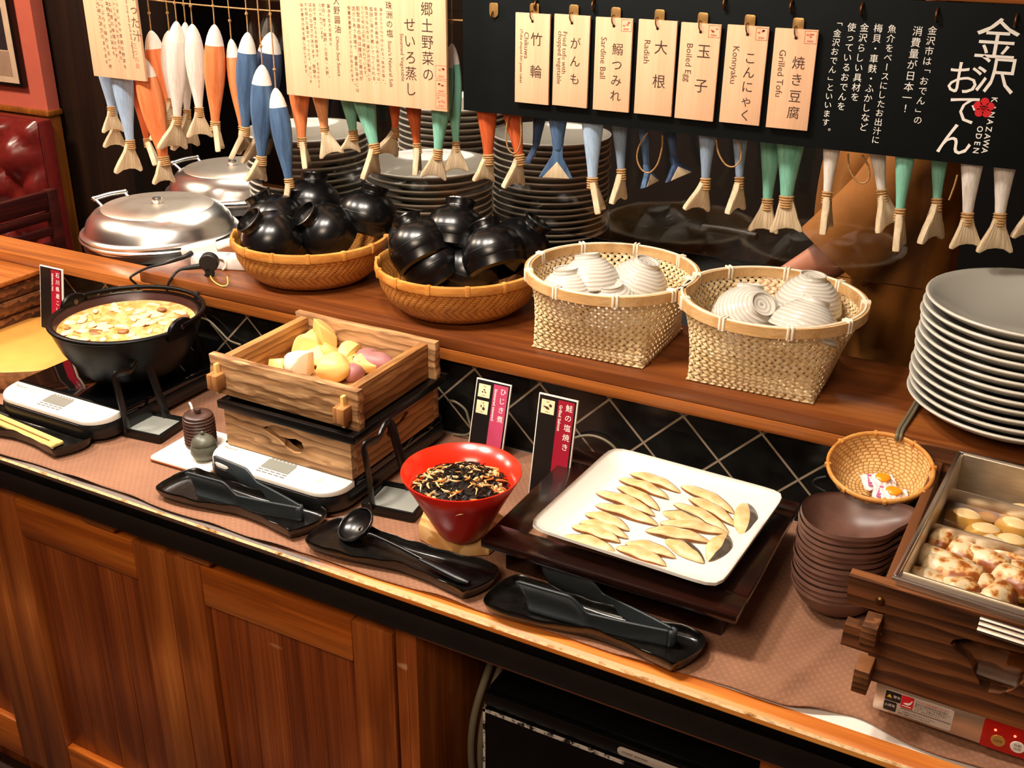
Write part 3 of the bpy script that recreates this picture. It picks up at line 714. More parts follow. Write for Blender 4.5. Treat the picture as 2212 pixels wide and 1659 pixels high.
G().span((-hw, -hd + TB + 0.0004, 0), (-hw + TB, hd - TB - 0.0004, HB), 0.0015).build('side_board', M['steamy'], lb)
G().span((-hw + TB, -hd + TB, 0.004), (hw - TB, hd - TB, 0.010)).build('bottom', M['steamy'], lb)
bz = IHZ + 0.0675
bf = thing('black_rim_frame', 'thin black metal frame between the two wooden steamer boxes', 'frame', ((x0 + x1) / 2, (y0 + y1) / 2 + 0.008, bz))
g = G()
for (a, b) in (((-hw - 0.010, -hd - 0.012, 0), (hw + 0.010, -hd - 0.002, 0.014)), ((-hw - 0.010, hd + 0.002, 0), (hw + 0.010, hd + 0.012, 0.014)),
               ((-hw - 0.010, -hd - 0.002, 0), (-hw + 0.004, hd + 0.002, 0.014)), ((hw - 0.004, -hd - 0.002, 0), (hw + 0.010, hd + 0.002, 0.014))):
    g.span(a, b, 0.001)
g.build('rail', M['black_semi'], bf); G().span((-hw + 0.004, -hd - 0.002, 0.002), (hw - 0.004, hd + 0.002, 0.006)).build('plate', M['black_semi'], bf)
uz = bz + 0.0145; HU = 0.068
ub = thing('upper_steamer_box', 'open upper wooden steamer box with pegged corners full of potatoes', 'steamer box', (-1.057, 0.288, uz))
ow = 0.128; oy = 0.113
def wavy(W, H, nm, y, mat):
    o = [(-W, 0.002), (W, -0.001)] + [(W + 0.002 * math.sin(k * 2.1), H * k / 5) for k in range(1, 5)] + [(W, H), (W * 0.3, H + 0.001), (-W * 0.4, H), (-W, H + 0.002)] + [(-W + 0.002 * math.sin(k * 1.7), H * (5 - k) / 5) for k in range(1, 5)]
    return G().prism(o, -0.008, 0.008, 0.002, M=T(0, y, 0) @ FRONT).build(nm, mat, ub)
fb = wavy(0.150, HU, 'front_board', -oy, M['steamx']); bb = wavy(0.150, HU, 'back_board', oy, M['steamx'])
for s in (-1, 1):
    G().span((s * ow - 0.008, -oy + 0.0085, 0), (s * ow + 0.008, oy - 0.0085, HU - 0.003), 0.0015).build('side_board', M['steamy'], ub)
    te = G().span((s * ow - 0.011, -oy - 0.030, 0.017), (s * ow + 0.011, -oy - 0.0085, 0.044), 0.002).build('tenon', M['peg'], ub)
    G().span((s * ow - 0.003, -oy - 0.019, 0.006), (s * ow + 0.003, -oy - 0.0095, 0.060), 0.001).build('peg', M['bamboo'], te)
    G().span((s * ow - 0.010, oy + 0.0085, 0.017), (s * ow + 0.010, oy + 0.028, 0.044), 0.002).build('tenon', M['peg'], ub)
G().span((-ow + 0.0085, -oy + 0.0085, 0.0005), (ow - 0.0085, oy - 0.0085, 0.005)).build('bottom', M['steamy'], ub)
# potato pieces: pixel, size, turn, kind, label
PT = [((592, 770), (.026, .020, .020), 1, 'p', 'small potato wedge lying at the left end of the pieces'),
      ((650, 743), (.027, .022, .022), 2, 'p', 'square cut potato block left of the standing wedge'),
      ((695, 727), (.026, .022, .024), 3, 'p', 'rounded potato piece behind the square cut block'),
      ((735, 722), (.020, .020, .038), 4, 'p', 'tall potato wedge standing on end at the back'),
      ((772, 745), (.022, .017, .018), 5, 's', 'golden potato half with brown skin right of the standing wedge'),
      ((755, 762), (.022, .012, .012), 6, 's', 'oval potato slice with a dark skin edge in the middle'),
      ((690, 757), (.034, .020, .016), 7, 'p', 'flat potato piece in the middle of the heap'),
      ((655, 778), (.027, .020, .020), 8, 'w', 'white crumbly root piece near the front board'),
      ((627, 775), (.014, .012, .012), 9, 'v', 'small pinkish piece beside the white crumbly root'),
      ((715, 785), (.032, .026, .020), 10, 'p', 'largest cut potato block nearest the front board'),
      ((790, 775), (.026, .018, .018), 11, 'p', 'yellow potato half lying against the right board'),
      ((765, 785), (.018, .014, .014), 12, 'v', 'purple sweet potato bit between the two front potato blocks'),
      ((820, 752), (.026, .018, .016), 13, 'v', 'purple sweet potato piece near the right board'),
      ((862, 742), (.028, .018, .016), 14, 'v', 'purple sweet potato piece in the far right corner'),
      ((712, 743), (.024, .018, .016), 15, 'p', 'pale potato piece tucked below the standing wedge')]
for (px, r, sd, kd, lbl) in PT:
    q = P(px[0], px[1], uz + 0.034); q.z = uz + 0.006 + r[2] * 0.85 + (0.006 if sd not in (1, 9, 12) else 0)
    m1, m2 = {'p': ('potato', 'potato'), 's': ('potato_skin', 'potato'), 'v': ('sweet', 'sweet'), 'w': ('taro', 'taro')}[kd]
    r = tuple(c_ * 1.22 for c_ in r); hx_ = 0.118 - r[0]; hy_ = 0.103 - r[0]
    q.x = max(-1.057 - hx_, min(-1.057 + hx_, q.x)); q.y = max(0.288 - hy_, min(0.288 + hy_, q.y))
    o = G().blob((0, 0, 0), r, 40 + sd, 0, 1, 0.10, 0 if kd == 'v' else 4, RZ(sd * 0.9)).build({'v': 'sweet_potato_piece', 'w': 'white_root_piece'}.get(kd, 'potato_piece'), [M[m1], M[m2]], smooth=32, loc=q)
    tag(o, lbl, 'root vegetable', 'steamed potatoes in the upper steamer box')
# ---- ladle stands
def stand(px, label, rz):
    t_ = thing('ladle_stand', label, 'ladle stand', px, rz, 'black ladle stands on the cloth')
    a, b = 0.046, 0.040
    g = G().prism(rrect(-a, -b, a, b, 0.008), 0, 0.004, 0.001)
    for (p, q) in (((-a, -b), (a, -b + 0.004)), ((-a, b - 0.004), (a, b)), ((-a, -b + 0.004), (-a + 0.004, b - 0.004)), ((a - 0.004, -b + 0.004), (a, b - 0.004))):
        g.span((p[0], p[1], 0.003), (q[0], q[1], 0.017), 0.0015)
    g.build('tray', M['black_semi'], t_)
    G().prism(rrect(-a + 0.005, -b + 0.005, a - 0.005, b - 0.005, 0.004), 0.0042, 0.0095, 0.001).build('liner', M['gum'], t_)
    z1 = 0.118
    pts = [(-0.026, -b + 0.002, 0.010), (-0.030, -b + 0.004, 0.05), (-0.034, -b + 0.004, 0.09), (-0.038, -b + 0.006, z1 - 0.006), (-0.037, -b + 0.012, z1 + 0.001), (-0.033, -0.016, z1 + 0.000), (-0.031, 0.0, z1 - 0.003), (-0.031, 0.014, z1 + 0.004),
           (-0.030, b - 0.012, z1 + 0.011), (-0.026, b - 0.004, z1 + 0.006), (-0.016, b - 0.003, 0.085), (-0.006, b - 0.003, 0.045), (0.002, b - 0.002, 0.010)]
    G().tube(pts, 0.0072, 8, sm=5, sx=0.5, sy=1.05).build('arch', M['black_gloss'], t_, 60)
stand((-1.394, 0.197, CZ), 'black ladle stand in front of the big soup pot', 0.12)
stand((-0.856, 0.192, CZ), 'black ladle stand between the steamer boxes and the red bowl', 0.14)
# ---- long black dishes
OUTL = [(-.152, -.018), (-.1465, -.038), (-.1305, -.0443), (-.0885, -.0433), (-.0386, -.0339), (.0103, -.0247), (.0629, -.0268), (.1152, -.0377), (.1317, -.035), (.1491, .0037), (.144, .0329), (.118, .0413), (.06, .037), (0, .033), (-.06, .036), (-.11, .040), (-.1335, .0376), (-.1476, .0158)]
def loopsm(pts, k):
    o = []; n = len(pts)
    for i in range(n):
        p0, p1, p2, p3 = [Vector(pts[(i + j) % n] + (0,)) for j in (-1, 0, 1, 2)]
        for q in range(k):
            t = q / k
            o.append(0.5 * ((2 * p1) + (p2 - p0) * t + (2 * p0 - 5 * p1 + 4 * p2 - p3) * t * t + (3 * p1 - p0 - 3 * p2 + p3) * t ** 3))
    return o
def dish(dx, dy, label, rz=0.0):
    t_ = thing('long_dish', label, 'dish', (-0.450 + dx, 0.046 + dy, CZ), rz, 'long black stoneware dishes')
    o = loopsm(OUTL, 6); n = len(o); g = G()
    rings = [(0.0, .0005), (.6, .0005), (.80, .0008), (.90, .0055), (.965, .0130), (.992, .0172), (1.0, .0192), (.992, .0208), (.975, .0205), (.945, .0170), (.90, .0125), (.84, .0095), (.75, .0082), (.55, .0078), (.25, .0076), (0.0, .0076)]
    v = []
    for s, z in rings:
        for i, p in enumerate(o):
            cx = max(-.10, min(.10, p.x * .8)); k = max(0, (s - .85) / .15)
            v.append((cx + (p.x - cx) * s, p.y * s, z + (0.0020 * math.sin(p.x * 55 + 1) * (1 if p.y < 0 else .5) + .0012 * math.sin(p.x * 130)) * k))
    f = []
    for j in range(len(rings) - 1):
        for i in range(n): f.append((j * n + i, j * n + (i + 1) % n, (j + 1) * n + (i + 1) % n, (j + 1) * n + i))
    g.add(v, f).build('body', M['black_dish'], t_, 60)
    for q in (0, 1):
        pts = [(0.005 + 0.055 * q + 0.0065 * k, -0.0185 - 0.002 * q - 0.00012 * k * k + 0.0004 * k, 0.0103) for k in range(10)]
        G().tube(pts, 0.0006, 6).build('incised_line', M['gum'], t_, 0)
    return t_
dish(-.617, .016, 'black dish under the nylon tongs in front of the steamer cooker')
dish(-.309, .009, 'black dish holding the round black serving spoon', 0.0)
dish(0, .003, 'black dish under the larger nylon tongs before the white plate')
dish(-1.137, .024, 'black dish with pale bamboo tongs at the left end')
DZ = CZ + 0.0085
def tongs(pos, rz, label, s=1.0):
    t_ = thing('serving_tongs', label, 'tongs', pos, rz, 'dark nylon serving tongs')
    for sg in (-1, 1):
        def fn(u, v):
            k = max(0, min(1, (u - 0.55) / 0.14)); k = k * k * (3 - 2 * k)
            x = 0.095 - 0.193 * u - 0.020 * v * max(0, (u - .6) / .4)
            hh = 0.024 * (1 - k) + 0.043 * k
            y = sg * (0.0035 + 0.0305 * u + 0.004 * math.sin(PI * u)) - sg * k * 0.006 * (1 - (2 * v - 1) ** 2)
            zz = 0.001 + hh * v
            if u > 0.985: zz = 0.001 + hh * (0.06 + 0.88 * v)
            return (x * s, y * s, zz * s)
        o = G().grid(fn, 48, 10).build('arm', M['nylon'], t_, 50)
        md = o.modifiers.new('thick', 'SOLIDIFY'); md.thickness = 0.0036 * s; md.offset = 0
    def sp_(u, v):
        a = -PI / 2 + PI * u; return ((0.0945 + 0.007 * math.cos(a)) * s, 0.0046 * math.sin(a) * s, (0.001 + 0.0245 * v) * s)
    o = G().grid(sp_, 12, 3).build('spring_end', M['nylon'], t_, 60)
    md = o.modifiers.new('thick', 'SOLIDIFY'); md.thickness = 0.0040 * s; md.offset = 0
tongs((-0.439 - 0.612, 0.062 + 0.012, DZ), -0.03, 'dark nylon tongs lying on the dish before the steamer cooker', 0.96)
tongs((-0.439, 0.062, DZ), -0.04, 'dark nylon tongs lying on the dish before the white plate', 1.0)
bt = thing('bamboo_tongs', 'pale bamboo tongs lying on the leftmost black dish', 'tongs', (-1.585, 0.068, DZ + 0.0006), -0.10)
for s in (-1, 1): G().span((-0.13, s * 0.0075 - 0.0055, 0.0), (0.105, s * 0.0075 + 0.0055, 0.006), 0.0015).build('arm', M['bamboo'], bt)
G().span((0.085, -0.0018, 0.0005), (0.104, 0.0018, 0.0055)).build('spacer', M['bamboo'], bt)
# serving spoon
spn = thing('serving_spoon', 'black serving spoon with round bowl resting on the middle dish', 'spoon', (-0.756, 0.060, DZ), -0.12)
def bowlfn(u, v):
    r = 0.030 * math.sin(v * PI / 2); a = 2 * PI * u; return (-0.098 + r * 1.08 * math.cos(a), r * math.sin(a), -0.017 * math.cos(v * PI / 2))
o = G().grid(bowlfn, 36, 10, cu=True).xf(T(-0.098, 0, 0.0235) @ RY(-0.30) @ RX(0.55) @ T(0.098, 0, 0)).build('bowl', M['black_gloss'], spn, 80)
o.modifiers.new('thick', 'SOLIDIFY').thickness = 0.0022
G().tube([(-0.068, -0.004, 0.018), (-0.055, -0.002, 0.018), (-0.01, 0, 0.0145), (0.04, 0, 0.0095)], [0.0042, 0.0034, 0.0032, 0.0034], 8, sm=5).build('neck', M['black_gloss'], spn, 60)
G().tube([(0.03, 0, 0.0105), (0.05, 0, 0.010), (0.075, 0, 0.0085), (0.10, 0, 0.0068), (0.118, 0, 0.0060)], [0.0050, 0.0074, 0.0095, 0.0095, 0.004], 12, sm=5, sx=0.5, sy=1.0).build('handle', M['black_semi'], spn, 60)
# ---- jars on the white saucer
sc_ = thing('square_saucer', 'white square saucer with a brown edge under the two condiment jars', 'saucer', (-1.256, 0.166, CZ), 0.02)
G().prism(rrect(-0.062, -0.056, 0.066, 0.075, 0.008), 0.0, 0.008, 0.003).build('body', M['plate_w'], sc_)
G().prism(rrect(-0.063, -0.057, 0.067, 0.076, 0.009), 0.001, 0.0045, 0.001).build('edge', M['orangeedge'], sc_)
jz = CZ + 0.0082
j1 = thing('lidded_jar', 'brown ribbed stoneware jar with flat lid and spoon on the white saucer', 'jar', (-1.268, 0.187, jz))
pr = [(0, 0), (0.024, 0), (0.0265, 0.002)]
for k in range(8): pr += [(0.0280, 0.006 + k * 0.006), (0.0254, 0.009 + k * 0.006)]
pr += [(0.0268, 0.054), (0.025, 0.055)]
G().lathe(pr, 40).build('body', M['stone_br'], j1, 70)
ld = G().lathe([(0.0, 0.0555), (0.0245, 0.0555), (0.0255, 0.0575), (0.024, 0.060), (0.012, 0.0612), (0.0, 0.0612)], 40).build('lid', M['stone_br'], j1, 60)
G().lathe([(0.0, 0.0613), (0.0045, 0.0613), (0.0062, 0.066), (0.005, 0.0695), (0, 0.070)], 20).build('knob', M['stone_br'], ld, 60)
G().tube([(-0.022, 0.010, 0.056), (-0.028, 0.014, 0.0635), (-0.033, 0.016, 0.067)], 0.0022, 8).build('spoon_handle', M['whiteplastic'], j1, 60)
j2 = thing('small_lidded_jar', 'small grey green round jar with pointed lid before the brown jar', 'jar', (-1.226, 0.151, jz))
G().lathe([(0, 0), (0.014, 0), (0.019, 0.004), (0.0235, 0.014), (0.0225, 0.024), (0.0195, 0.030)], 36).build('body', M['stone_gr'], j2, 70)
l2 = G().lathe([(0.0, 0.0302), (0.0205, 0.0302), (0.021, 0.032), (0.017, 0.039), (0.009, 0.045), (0.0, 0.0465)], 36).build('lid', M['stone_gr'], j2, 70)
G().sph((0, 0, 0.049), 0.0036, 0, 12, 8).build('knob', M['stone_gr'], l2, 80)
# ---- red bowl on the wood block
wb = G().prism([(-0.086, 0.016), (-0.066, -0.036), (0.004, -0.054), (0.048, -0.022), (0.054, 0.034), (0.0, 0.066), (-0.062, 0.062)], 0, 0.030, 0.003).build('wood_block', M['blockwood'], loc=(-0.706, 0.158, CZ))
tag(wb, 'pale many-sided wooden block under the red bowl', 'wood block')
rz_ = CZ + 0.0305; RH = 0.104
rb = thing('red_bowl', 'red lacquered cone shaped bowl of seaweed salad on a wooden block', 'bowl', (-0.702, 0.133, rz_))
G().lathe([(0, 0), (0.033, 0), (0.036, 0.003), (0.050, 0.030), (0.073, 0.075), (0.0885, RH - 0.001), (0.0880, RH)], 72).build('outside', M['red_out'], rb, 60)
G().lathe([(0.0880, RH), (0.0862, RH), (0.070, 0.075), (0.047, 0.032), (0.03, 0.010), (0, 0.009)], 72).build('inside', M['red'], rb, 70)
hs = G(); rn = random.Random(5)
def dome(u, v):
    r = 0.0690 * max(v, 0.001); a = 2 * PI * u
    return (r * math.cos(a), r * math.sin(a), 0.024 * (1 - v * v) + 0.002 * math.sin(a * 9 + v * 20))
hs.grid(dome, 48, 10, cu=True, mi=0)
for k in range(430):
    a = rn.uniform(0, 6.28); r = 0.069 * math.sqrt(rn.random()); z = 0.024 * (1 - (r / 0.069) ** 2) + rn.uniform(0.0, 0.006)
    c = Vector((r * math.cos(a), r * math.sin(a), z)); b_ = rn.uniform(0, 6.28); L_ = rn.uniform(0.010, 0.026)
    dvec = Vector((math.cos(b_), math.sin(b_), rn.uniform(-0.3, 0.3))) * L_; bend = Vector((-dvec.y, dvec.x, 0)) * rn.uniform(-0.5, 0.5)
    mi = rn.choices([0, 1, 2], [66, 27, 7])[0]
    pts = [c - dvec / 2, c + bend + Vector((0, 0, 0.002)), c + dvec / 2]
    for p in pts:
        q = math.hypot(p.x, p.y)
        if q > 0.072: p.x *= 0.072 / q; p.y *= 0.072 / q
    if mi == 1 and rn.random() < 0.6: hs.blob(c, (rn.uniform(.003, .009), rn.uniform(.002, .005), .0022), k, 1, 1, 0.15, 0, RZ(b_) @ RX(rn.uniform(-.5, .5)), 1)
    else: hs.tube(pts, [0.0006, 0.0013 if mi == 0 else 0.0018, 0.0006], 5, mi, sm=3)
o = hs.build('seaweed_salad', [M['hijiki'], M['aburaage'], M['carrot']], smooth=60, loc=(-0.702, 0.133, rz_ + 0.071))
tag(o, 'black seaweed salad with tan tofu strips heaped in the red bowl', 'salad', kind='stuff')
# ---------------------------------------------------------------- name cards
def card(loc, rz, lean, W, H, label, strip, jp, en, icons, jsz=0.0125, y_top=0.10):
    t_ = thing('menu_card', label, 'menu card', loc, 0, 'upright menu cards on the worktop', rot=(lean, 0, rz))
    G().span((-W / 2, 0, 0), (W / 2, 0.004, H), 0.0004).build('back', M['card_w'], t_)
    G().span((-W / 2 + 0.002, -0.0006, 0.001), (W / 2 - 0.002, -0.0001, H - 0.002)).build('face', M['card_b'], t_, 0)
    G().span((W * 0.02, -0.0010, 0.0015), (W / 2 - 0.0045, -0.0007, H - 0.0045)).build('strip', M[strip], t_, 0)
    A_ = T(0, -0.0013, 0) @ FRONT
    g = G().vtext(jp, W * 0.31, H - 0.007, jsz, jsz * 1.28, 0, 0.0, A_)
    g.text(en, W * 0.10, H - 0.012, 0.0072, 0, -PI / 2, 0.01, align='L', M=A_)
    g.build('lettering', M['whiteink'], t_, 0)
    for k, ic in enumerate(icons):
        zc = H - 0.020 - 0.029 * k; xc = -W * 0.235
        ib = G().span((xc - 0.0115, -0.0010, zc - 0.0115), (xc + 0.0115, -0.0007, zc + 0.0115)).build('icon', M['card_c'], t_, 0)
        g = G(); B_ = T(xc, -0.0013, zc) @ FRONT
        def el(x, y, a, b, r=0.0): g.prism([(a * math.cos(q * PI / 8), b * math.sin(q * PI / 8)) for q in range(16)], 0, 0.0003, 0, 0, B_ @ T(x, y, 0) @ RZ(r))
        if ic == 'soy': el(0, 0.0022, .0016, .0013); el(-.0028, -.002, .0015, .0013); el(.0025, -.0018, .0017, .0012, -.6); g.text('大豆', 0, 0.008, 0.003, M=B_); g.text('soybean', 0, -0.0078, 0.0026, M=B_)
        elif ic == 'wheat': el(.003, -.002, .0026, .0027); g.prism([(0.0028, 0), (0.0032, 0), (0.0034, 0.006), (0.003, 0.006)], 0, .0003, 0, 0, B_); el(-.002, .002, .0011, .0022); g.text('小麦', 0, 0.008, 0.003, M=B_); g.text('wheat', 0, -0.0078, 0.0026, M=B_)
        else: el(-.001, -.0015, .0042, .0020, -.35); g.prism([(-.0045, 0), (-.007, .002), (-.0072, -.0012)], 0, .0003, 0, 0, B_); el(.0045, .003, .0026, .0022); g.text('魚介', 0, 0.008, 0.003, M=B_); g.text('seafood', 0, -0.0078, 0.0026, M=B_)
        g.build('symbol', M['ink'], ib, 0)
    return t_
card((-0.8455 + 0.034, 0.392, CZ), 0.0, -0.27, 0.068, 0.140, 'pink striped menu card behind the red bowl', 'card_p', 'ひじき煮', 'Simmered seaweed', ['soy', 'wheat'])
card((-0.683 + 0.034, 0.310, CZ), 0.0, -0.195, 0.068, 0.181, 'crimson striped menu card behind the dark tray corner', 'card_r', '鮭の塩焼き', 'Grilled Salmon', ['fish'])
q0, q1 = PY(85, 572, 0.40), PY(133, 580, 0.40)
card(((q0.x + q1.x) / 2, 0.368, CZ), 0.0, -0.18, q1.x - q0.x, 0.181, 'crimson striped menu card behind the soup pot at left', 'card_r', '石川県産こし', 'Ishikawa rice', [], 0.0115)
# ---------------------------------------------------------------- log slice and wooden box at the far left
lg = thing('log_slice', 'round slice of log with pale top lying left of the soup cooker', 'log slice', (-1.835, 0.305, CZ))
wb_ = lambda a, i: 1 + 0.035 * math.sin(3 * a + 1) + 0.02 * math.sin(7 * a) + 0.008 * math.sin(17 * a)
G().lathe([(0.0, 0.046), (0.150, 0.046), (0.154, 0.044)], 72, wob=wb_).build('top', M['logtop'], lg, 40)
G().lathe([(0.0, 0.0), (0.150, 0.0), (0.158, 0.010), (0.158, 0.036), (0.1545, 0.0438)], 72, wob=lambda a, i: wb_(a, i) * (1 + 0.008 * math.sin(41 * a + i))).build('bark', M['bark'], lg, 30)
q = P(85, 735, CZ)
wx = thing('wooden_box', 'stack of dark wooden trays with a reddish board top at far left', 'wooden box', (-2.115, 0.325, CZ))
for k in range(4): G().span((-0.17, -0.13 + 0.003 * k, 0.002 + 0.033 * k), (0.165 - 0.004 * (k % 2), 0.125, 0.033 + 0.033 * k), 0.003).build('tier', M['odenx'], wx)
G().span((-0.172, -0.132, 0.1345), (0.168, 0.126, 0.146), 0.003).build('top_board', M['rail'], wx)
# ---------------------------------------------------------------- dark tray with the white plate and the fillets
tr_ = thing('tray_stand', 'dark lacquered wooden tray stand with overhanging frame under the white plate', 'tray stand', (-0.448, 0.234, CZ))
G().span((-0.172, -0.116, 0), (0.154, 0.116, 0.0555), 0.002).build('base', M['traywood'], tr_)
g = G(); fw = 0.048
for (a, b) in (((-0.190, -0.158), (0.182, -0.158 + fw)), ((-0.190, 0.160 - fw), (0.182, 0.160)), ((-0.190, -0.158 + fw), (-0.190 + fw, 0.160 - fw)), ((0.182 - fw, -0.158 + fw), (0.182, 0.160 - fw))):
    g.span((a[0], a[1], 0.056), (b[0], b[1], 0.069), 0.002)
g.build('frame', M['traywood'], tr_)
G().span((-0.190 + fw, -0.158 + fw, 0.0562), (0.182 - fw, 0.160 - fw, 0.0635)).build('panel', M['trayin'], tr_)
PZ = CZ + 0.0695
pl = thing('square_plate', 'large white square plate with upturned rim under the fish fillets', 'plate', (-0.430, 0.231, PZ), -0.045)
def sqf(ins, zf):
    def f(u, v):
        a = 2 * PI * u; m = 14 if v > 0.6 else 10
        ca, sa = math.cos(a), math.sin(a); rr_ = 1.0 / ((abs(ca) ** m + abs(sa) ** m) ** (1.0 / m))
        k = v
        return (0.1415 * k * rr_ * ca * 1.0, 0.1385 * k * rr_ * sa, zf(k))
    return f
g = G().grid(sqf(0, lambda k: 0.0085 + 0.020 * max(0, (k - 0.72) / 0.28) ** 1.7), 96, 26, cu=True)
b = len(g.v); n0 = len(g.f)
g.grid(sqf(0, lambda k: 0.0005 if k < 0.62 else 0.0005 + 0.0235 * ((k - 0.62) / 0.38) ** 1.35), 96, 26, cu=True)
for i in range(n0, len(g.f)): g.f[i] = tuple(reversed(g.f[i]))
for i in range(96): g.f.append((26 * 96 + i, b + 26 * 96 + i, b + 26 * 96 + (i + 1) % 96, 26 * 96 + (i + 1) % 96)); g.m.append(0)
g.build('body', M['plate_w'], pl, 60)
FZ = PZ + 0.0095
def crop4(x, y): return (1040 + x / 3.16, 940 + y / 3.16)
FIL = [((1010, 250), (1360, 380), .8, 0, 'fillet nearest the far edge of the plate with a browned upper rim'),
       ((935, 290), (1280, 425), .8, 0, 'second fillet from the far end of the left column'),
       ((925, 340), (1215, 500), .8, 0, 'third fillet from the far end of the left column'),
       ((780, 380), (1185, 540), .9, 0, 'long fillet fourth from the far end of the left column'),
       ((775, 465), (1210, 605), .9, 0, 'long fillet fifth from the far end of the left column'),
       ((705, 525), (1010, 640), .9, 0, 'fillet sixth from the far end of the left column'),
       ((665, 580), (1005, 692), .8, 0, 'fillet seventh from the far end of the left column'),
       ((615, 612), (950, 722), .85, 0, 'fillet eighth from the far end of the left column'),
       ((545, 685), (915, 780), .9, 0, 'leftmost fillet lying nearest the left rim of the plate'),
       ((915, 755), (1265, 882), .9, 0, 'fillet nearest the front edge of the plate'),
       ((980, 725), (1330, 825), .85, 0, 'second fillet from the front edge of the plate'),
       ((1255, 700), (1520, 860), 1.0, 1, 'dark skinned fillet at the front right of the plate'),
       ((1670, 665), (1550, 845), 1.15, 1, 'dark skinned fillet lying crosswise at the front right corner'),
       ((1800, 455), (1785, 680), 1.25, 1, 'single fillet lying crosswise apart at the right rim'),
       ((1360, 335), (1725, 522), .9, 0, 'fillet farthest back in the right column'),
       ((1415, 420), (1730, 608), .85, 0, 'second fillet from the back of the right column'),
       ((1310, 455), (1690, 655), .8, 0, 'third fillet from the back of the right column, long and curved'),
       ((1235, 515), (1560, 625), .95, 1, 'fillet with dark skin on top in the middle of the right column'),
       ((1215, 590), (1690, 665), .85, 0, 'long fillet second from the front of the right column'),
       ((1115, 640), (1565, 722), .95, 0, 'long fillet at the front of the right column')]
for i, (p, q, wd, skin, lbl) in enumerate(FIL):
    A = P(*crop4(*p), FZ + 0.004); B = P(*crop4(*q), FZ + 0.004); d = B - A; L = d.length; ang = math.atan2(d.y, d.x); c = (A + B) / 2
    t_ = thing('fish_fillet', lbl, 'fish fillet', (c.x, c.y, FZ + (0.0006 if i % 2 else 0.0)), ang, 'grilled fish fillets on the white plate')
    W = 0.0145 * wd; bow = 0.10 * L * (1 if not skin else 0.6); rn = random.Random(i); ph = rn.uniform(0, 6)
    def ff(u, v, W=W, L=L, bow=bow, ph=ph):
        x = -L / 2 + L * u; env = max(0.02, (math.sin(PI * min(1, max(0, u))) ** 0.62)) * (1 - 0.25 * (u - 0.5))
        a = PI * v; y0 = -bow * (1 - (2 * u - 1) ** 2) * -0.5
        return (x, y0 + W * env * math.cos(a) * (1 + 0.06 * math.sin(9 * u + ph)), 0.0004 + (0.0085 + 0.0015 * math.sin(14 * u + ph)) * env * math.sin(a) ** 0.75)
    g = G().grid(ff, 24, 12)
    nb = len(g.v); bot = [i_ for i_ in range(25)]
    for k in range(24): g.f.append((12 * 25 + k, 12 * 25 + k + 1, k + 1, k)); g.m.append(0)
    g.build('flesh', M['flesh'], t_, 60)
    def fe(u, v, W=W, L=L, bow=bow, ph=ph, sk=skin):
        p_ = ff(u, (0.00 if not sk else 0.02) + (0.17 if not sk else 0.40) * v, W, L, bow, ph); return (p_[0], p_[1] + 0.0004, p_[2] + 0.0004)
    G().grid(fe, 24, 3).build('skin' if skin else 'browned_edge', M['fskin'] if skin else M['fedge'], t_, 60)
    if not skin:
        def fe2(u, v, W=W, L=L, bow=bow, ph=ph):
            p_ = ff(u, 0.89 + 0.11 * v, W, L, bow, ph); return (p_[0], p_[1] - 0.0004, p_[2] + 0.0003)
        G().grid(fe2, 24, 2).build('browned_edge', M['fedge'], t_, 60)
# ---------------------------------------------------------------- stack of brown handled bowls
def brownbowl(label, loc, rz, first=[None]):
    if first[0]: return dup(first[0], loc, (0, 0, rz), label)
    t_ = thing('handled_bowl', label, 'bowl', loc, rz, 'dark brown handled bowls in the stack')
    def rim(a): 
        k = max(0, math.cos(a)) ** 14
        return 0.062 + 0.030 * k
    def sf(zf, rf):
        def f(u, v):
            a = 2 * PI * u; r = rf(v, a); return (r * math.cos(a), r * math.sin(a) * 1.0, zf(v, a))
        return f
    rf = lambda v, a: (0.0001 + (rim(a) if v > 0.8 else 0.062 + (rim(a) - 0.062) * max(0, (v - 0.45) / 0.35)) * (v ** 0.75))
    zo = lambda v, a: 0.040 * v ** 2.6 + 0.006 * max(0, math.cos(a)) ** 14 * v ** 3 + 0.0016 * math.sin(3 * a) * v ** 4
    g = G().grid(sf(lambda v, a: 0.0055 + zo(v, a), lambda v, a: rf(v, a) * 0.985), 80, 18, cu=True)
    b = len(g.v); n0 = len(g.f)
    g.grid(sf(lambda v, a: (0.0 if v < 0.5 else 0.0) + zo(v, a), lambda v, a: rf(v, a)), 80, 18, cu=True)
    for i in range(n0, len(g.f)): g.f[i] = tuple(reversed(g.f[i]))
    for i in range(80): g.f.append((18 * 80 + i, b + 18 * 80 + i, b + 18 * 80 + (i + 1) % 80, 18 * 80 + (i + 1) % 80)); g.m.append(0)
    g.build('body', M['brownbowl'], t_, 70)
    first[0] = t_; return t_
NB = 13
for k in range(NB):
    i = NB - 1 - k
    brownbowl('%s dark brown handled bowl of the stack beside the small bamboo basket' % from_top(i, NB), (-0.178 + 0.0012 * math.sin(k * 2.2), 0.258 + 0.001 * math.cos(k * 1.7), CZ + 0.0005 + 0.0086 * k), 0.48 + 0.05 * math.sin(k * 1.3))
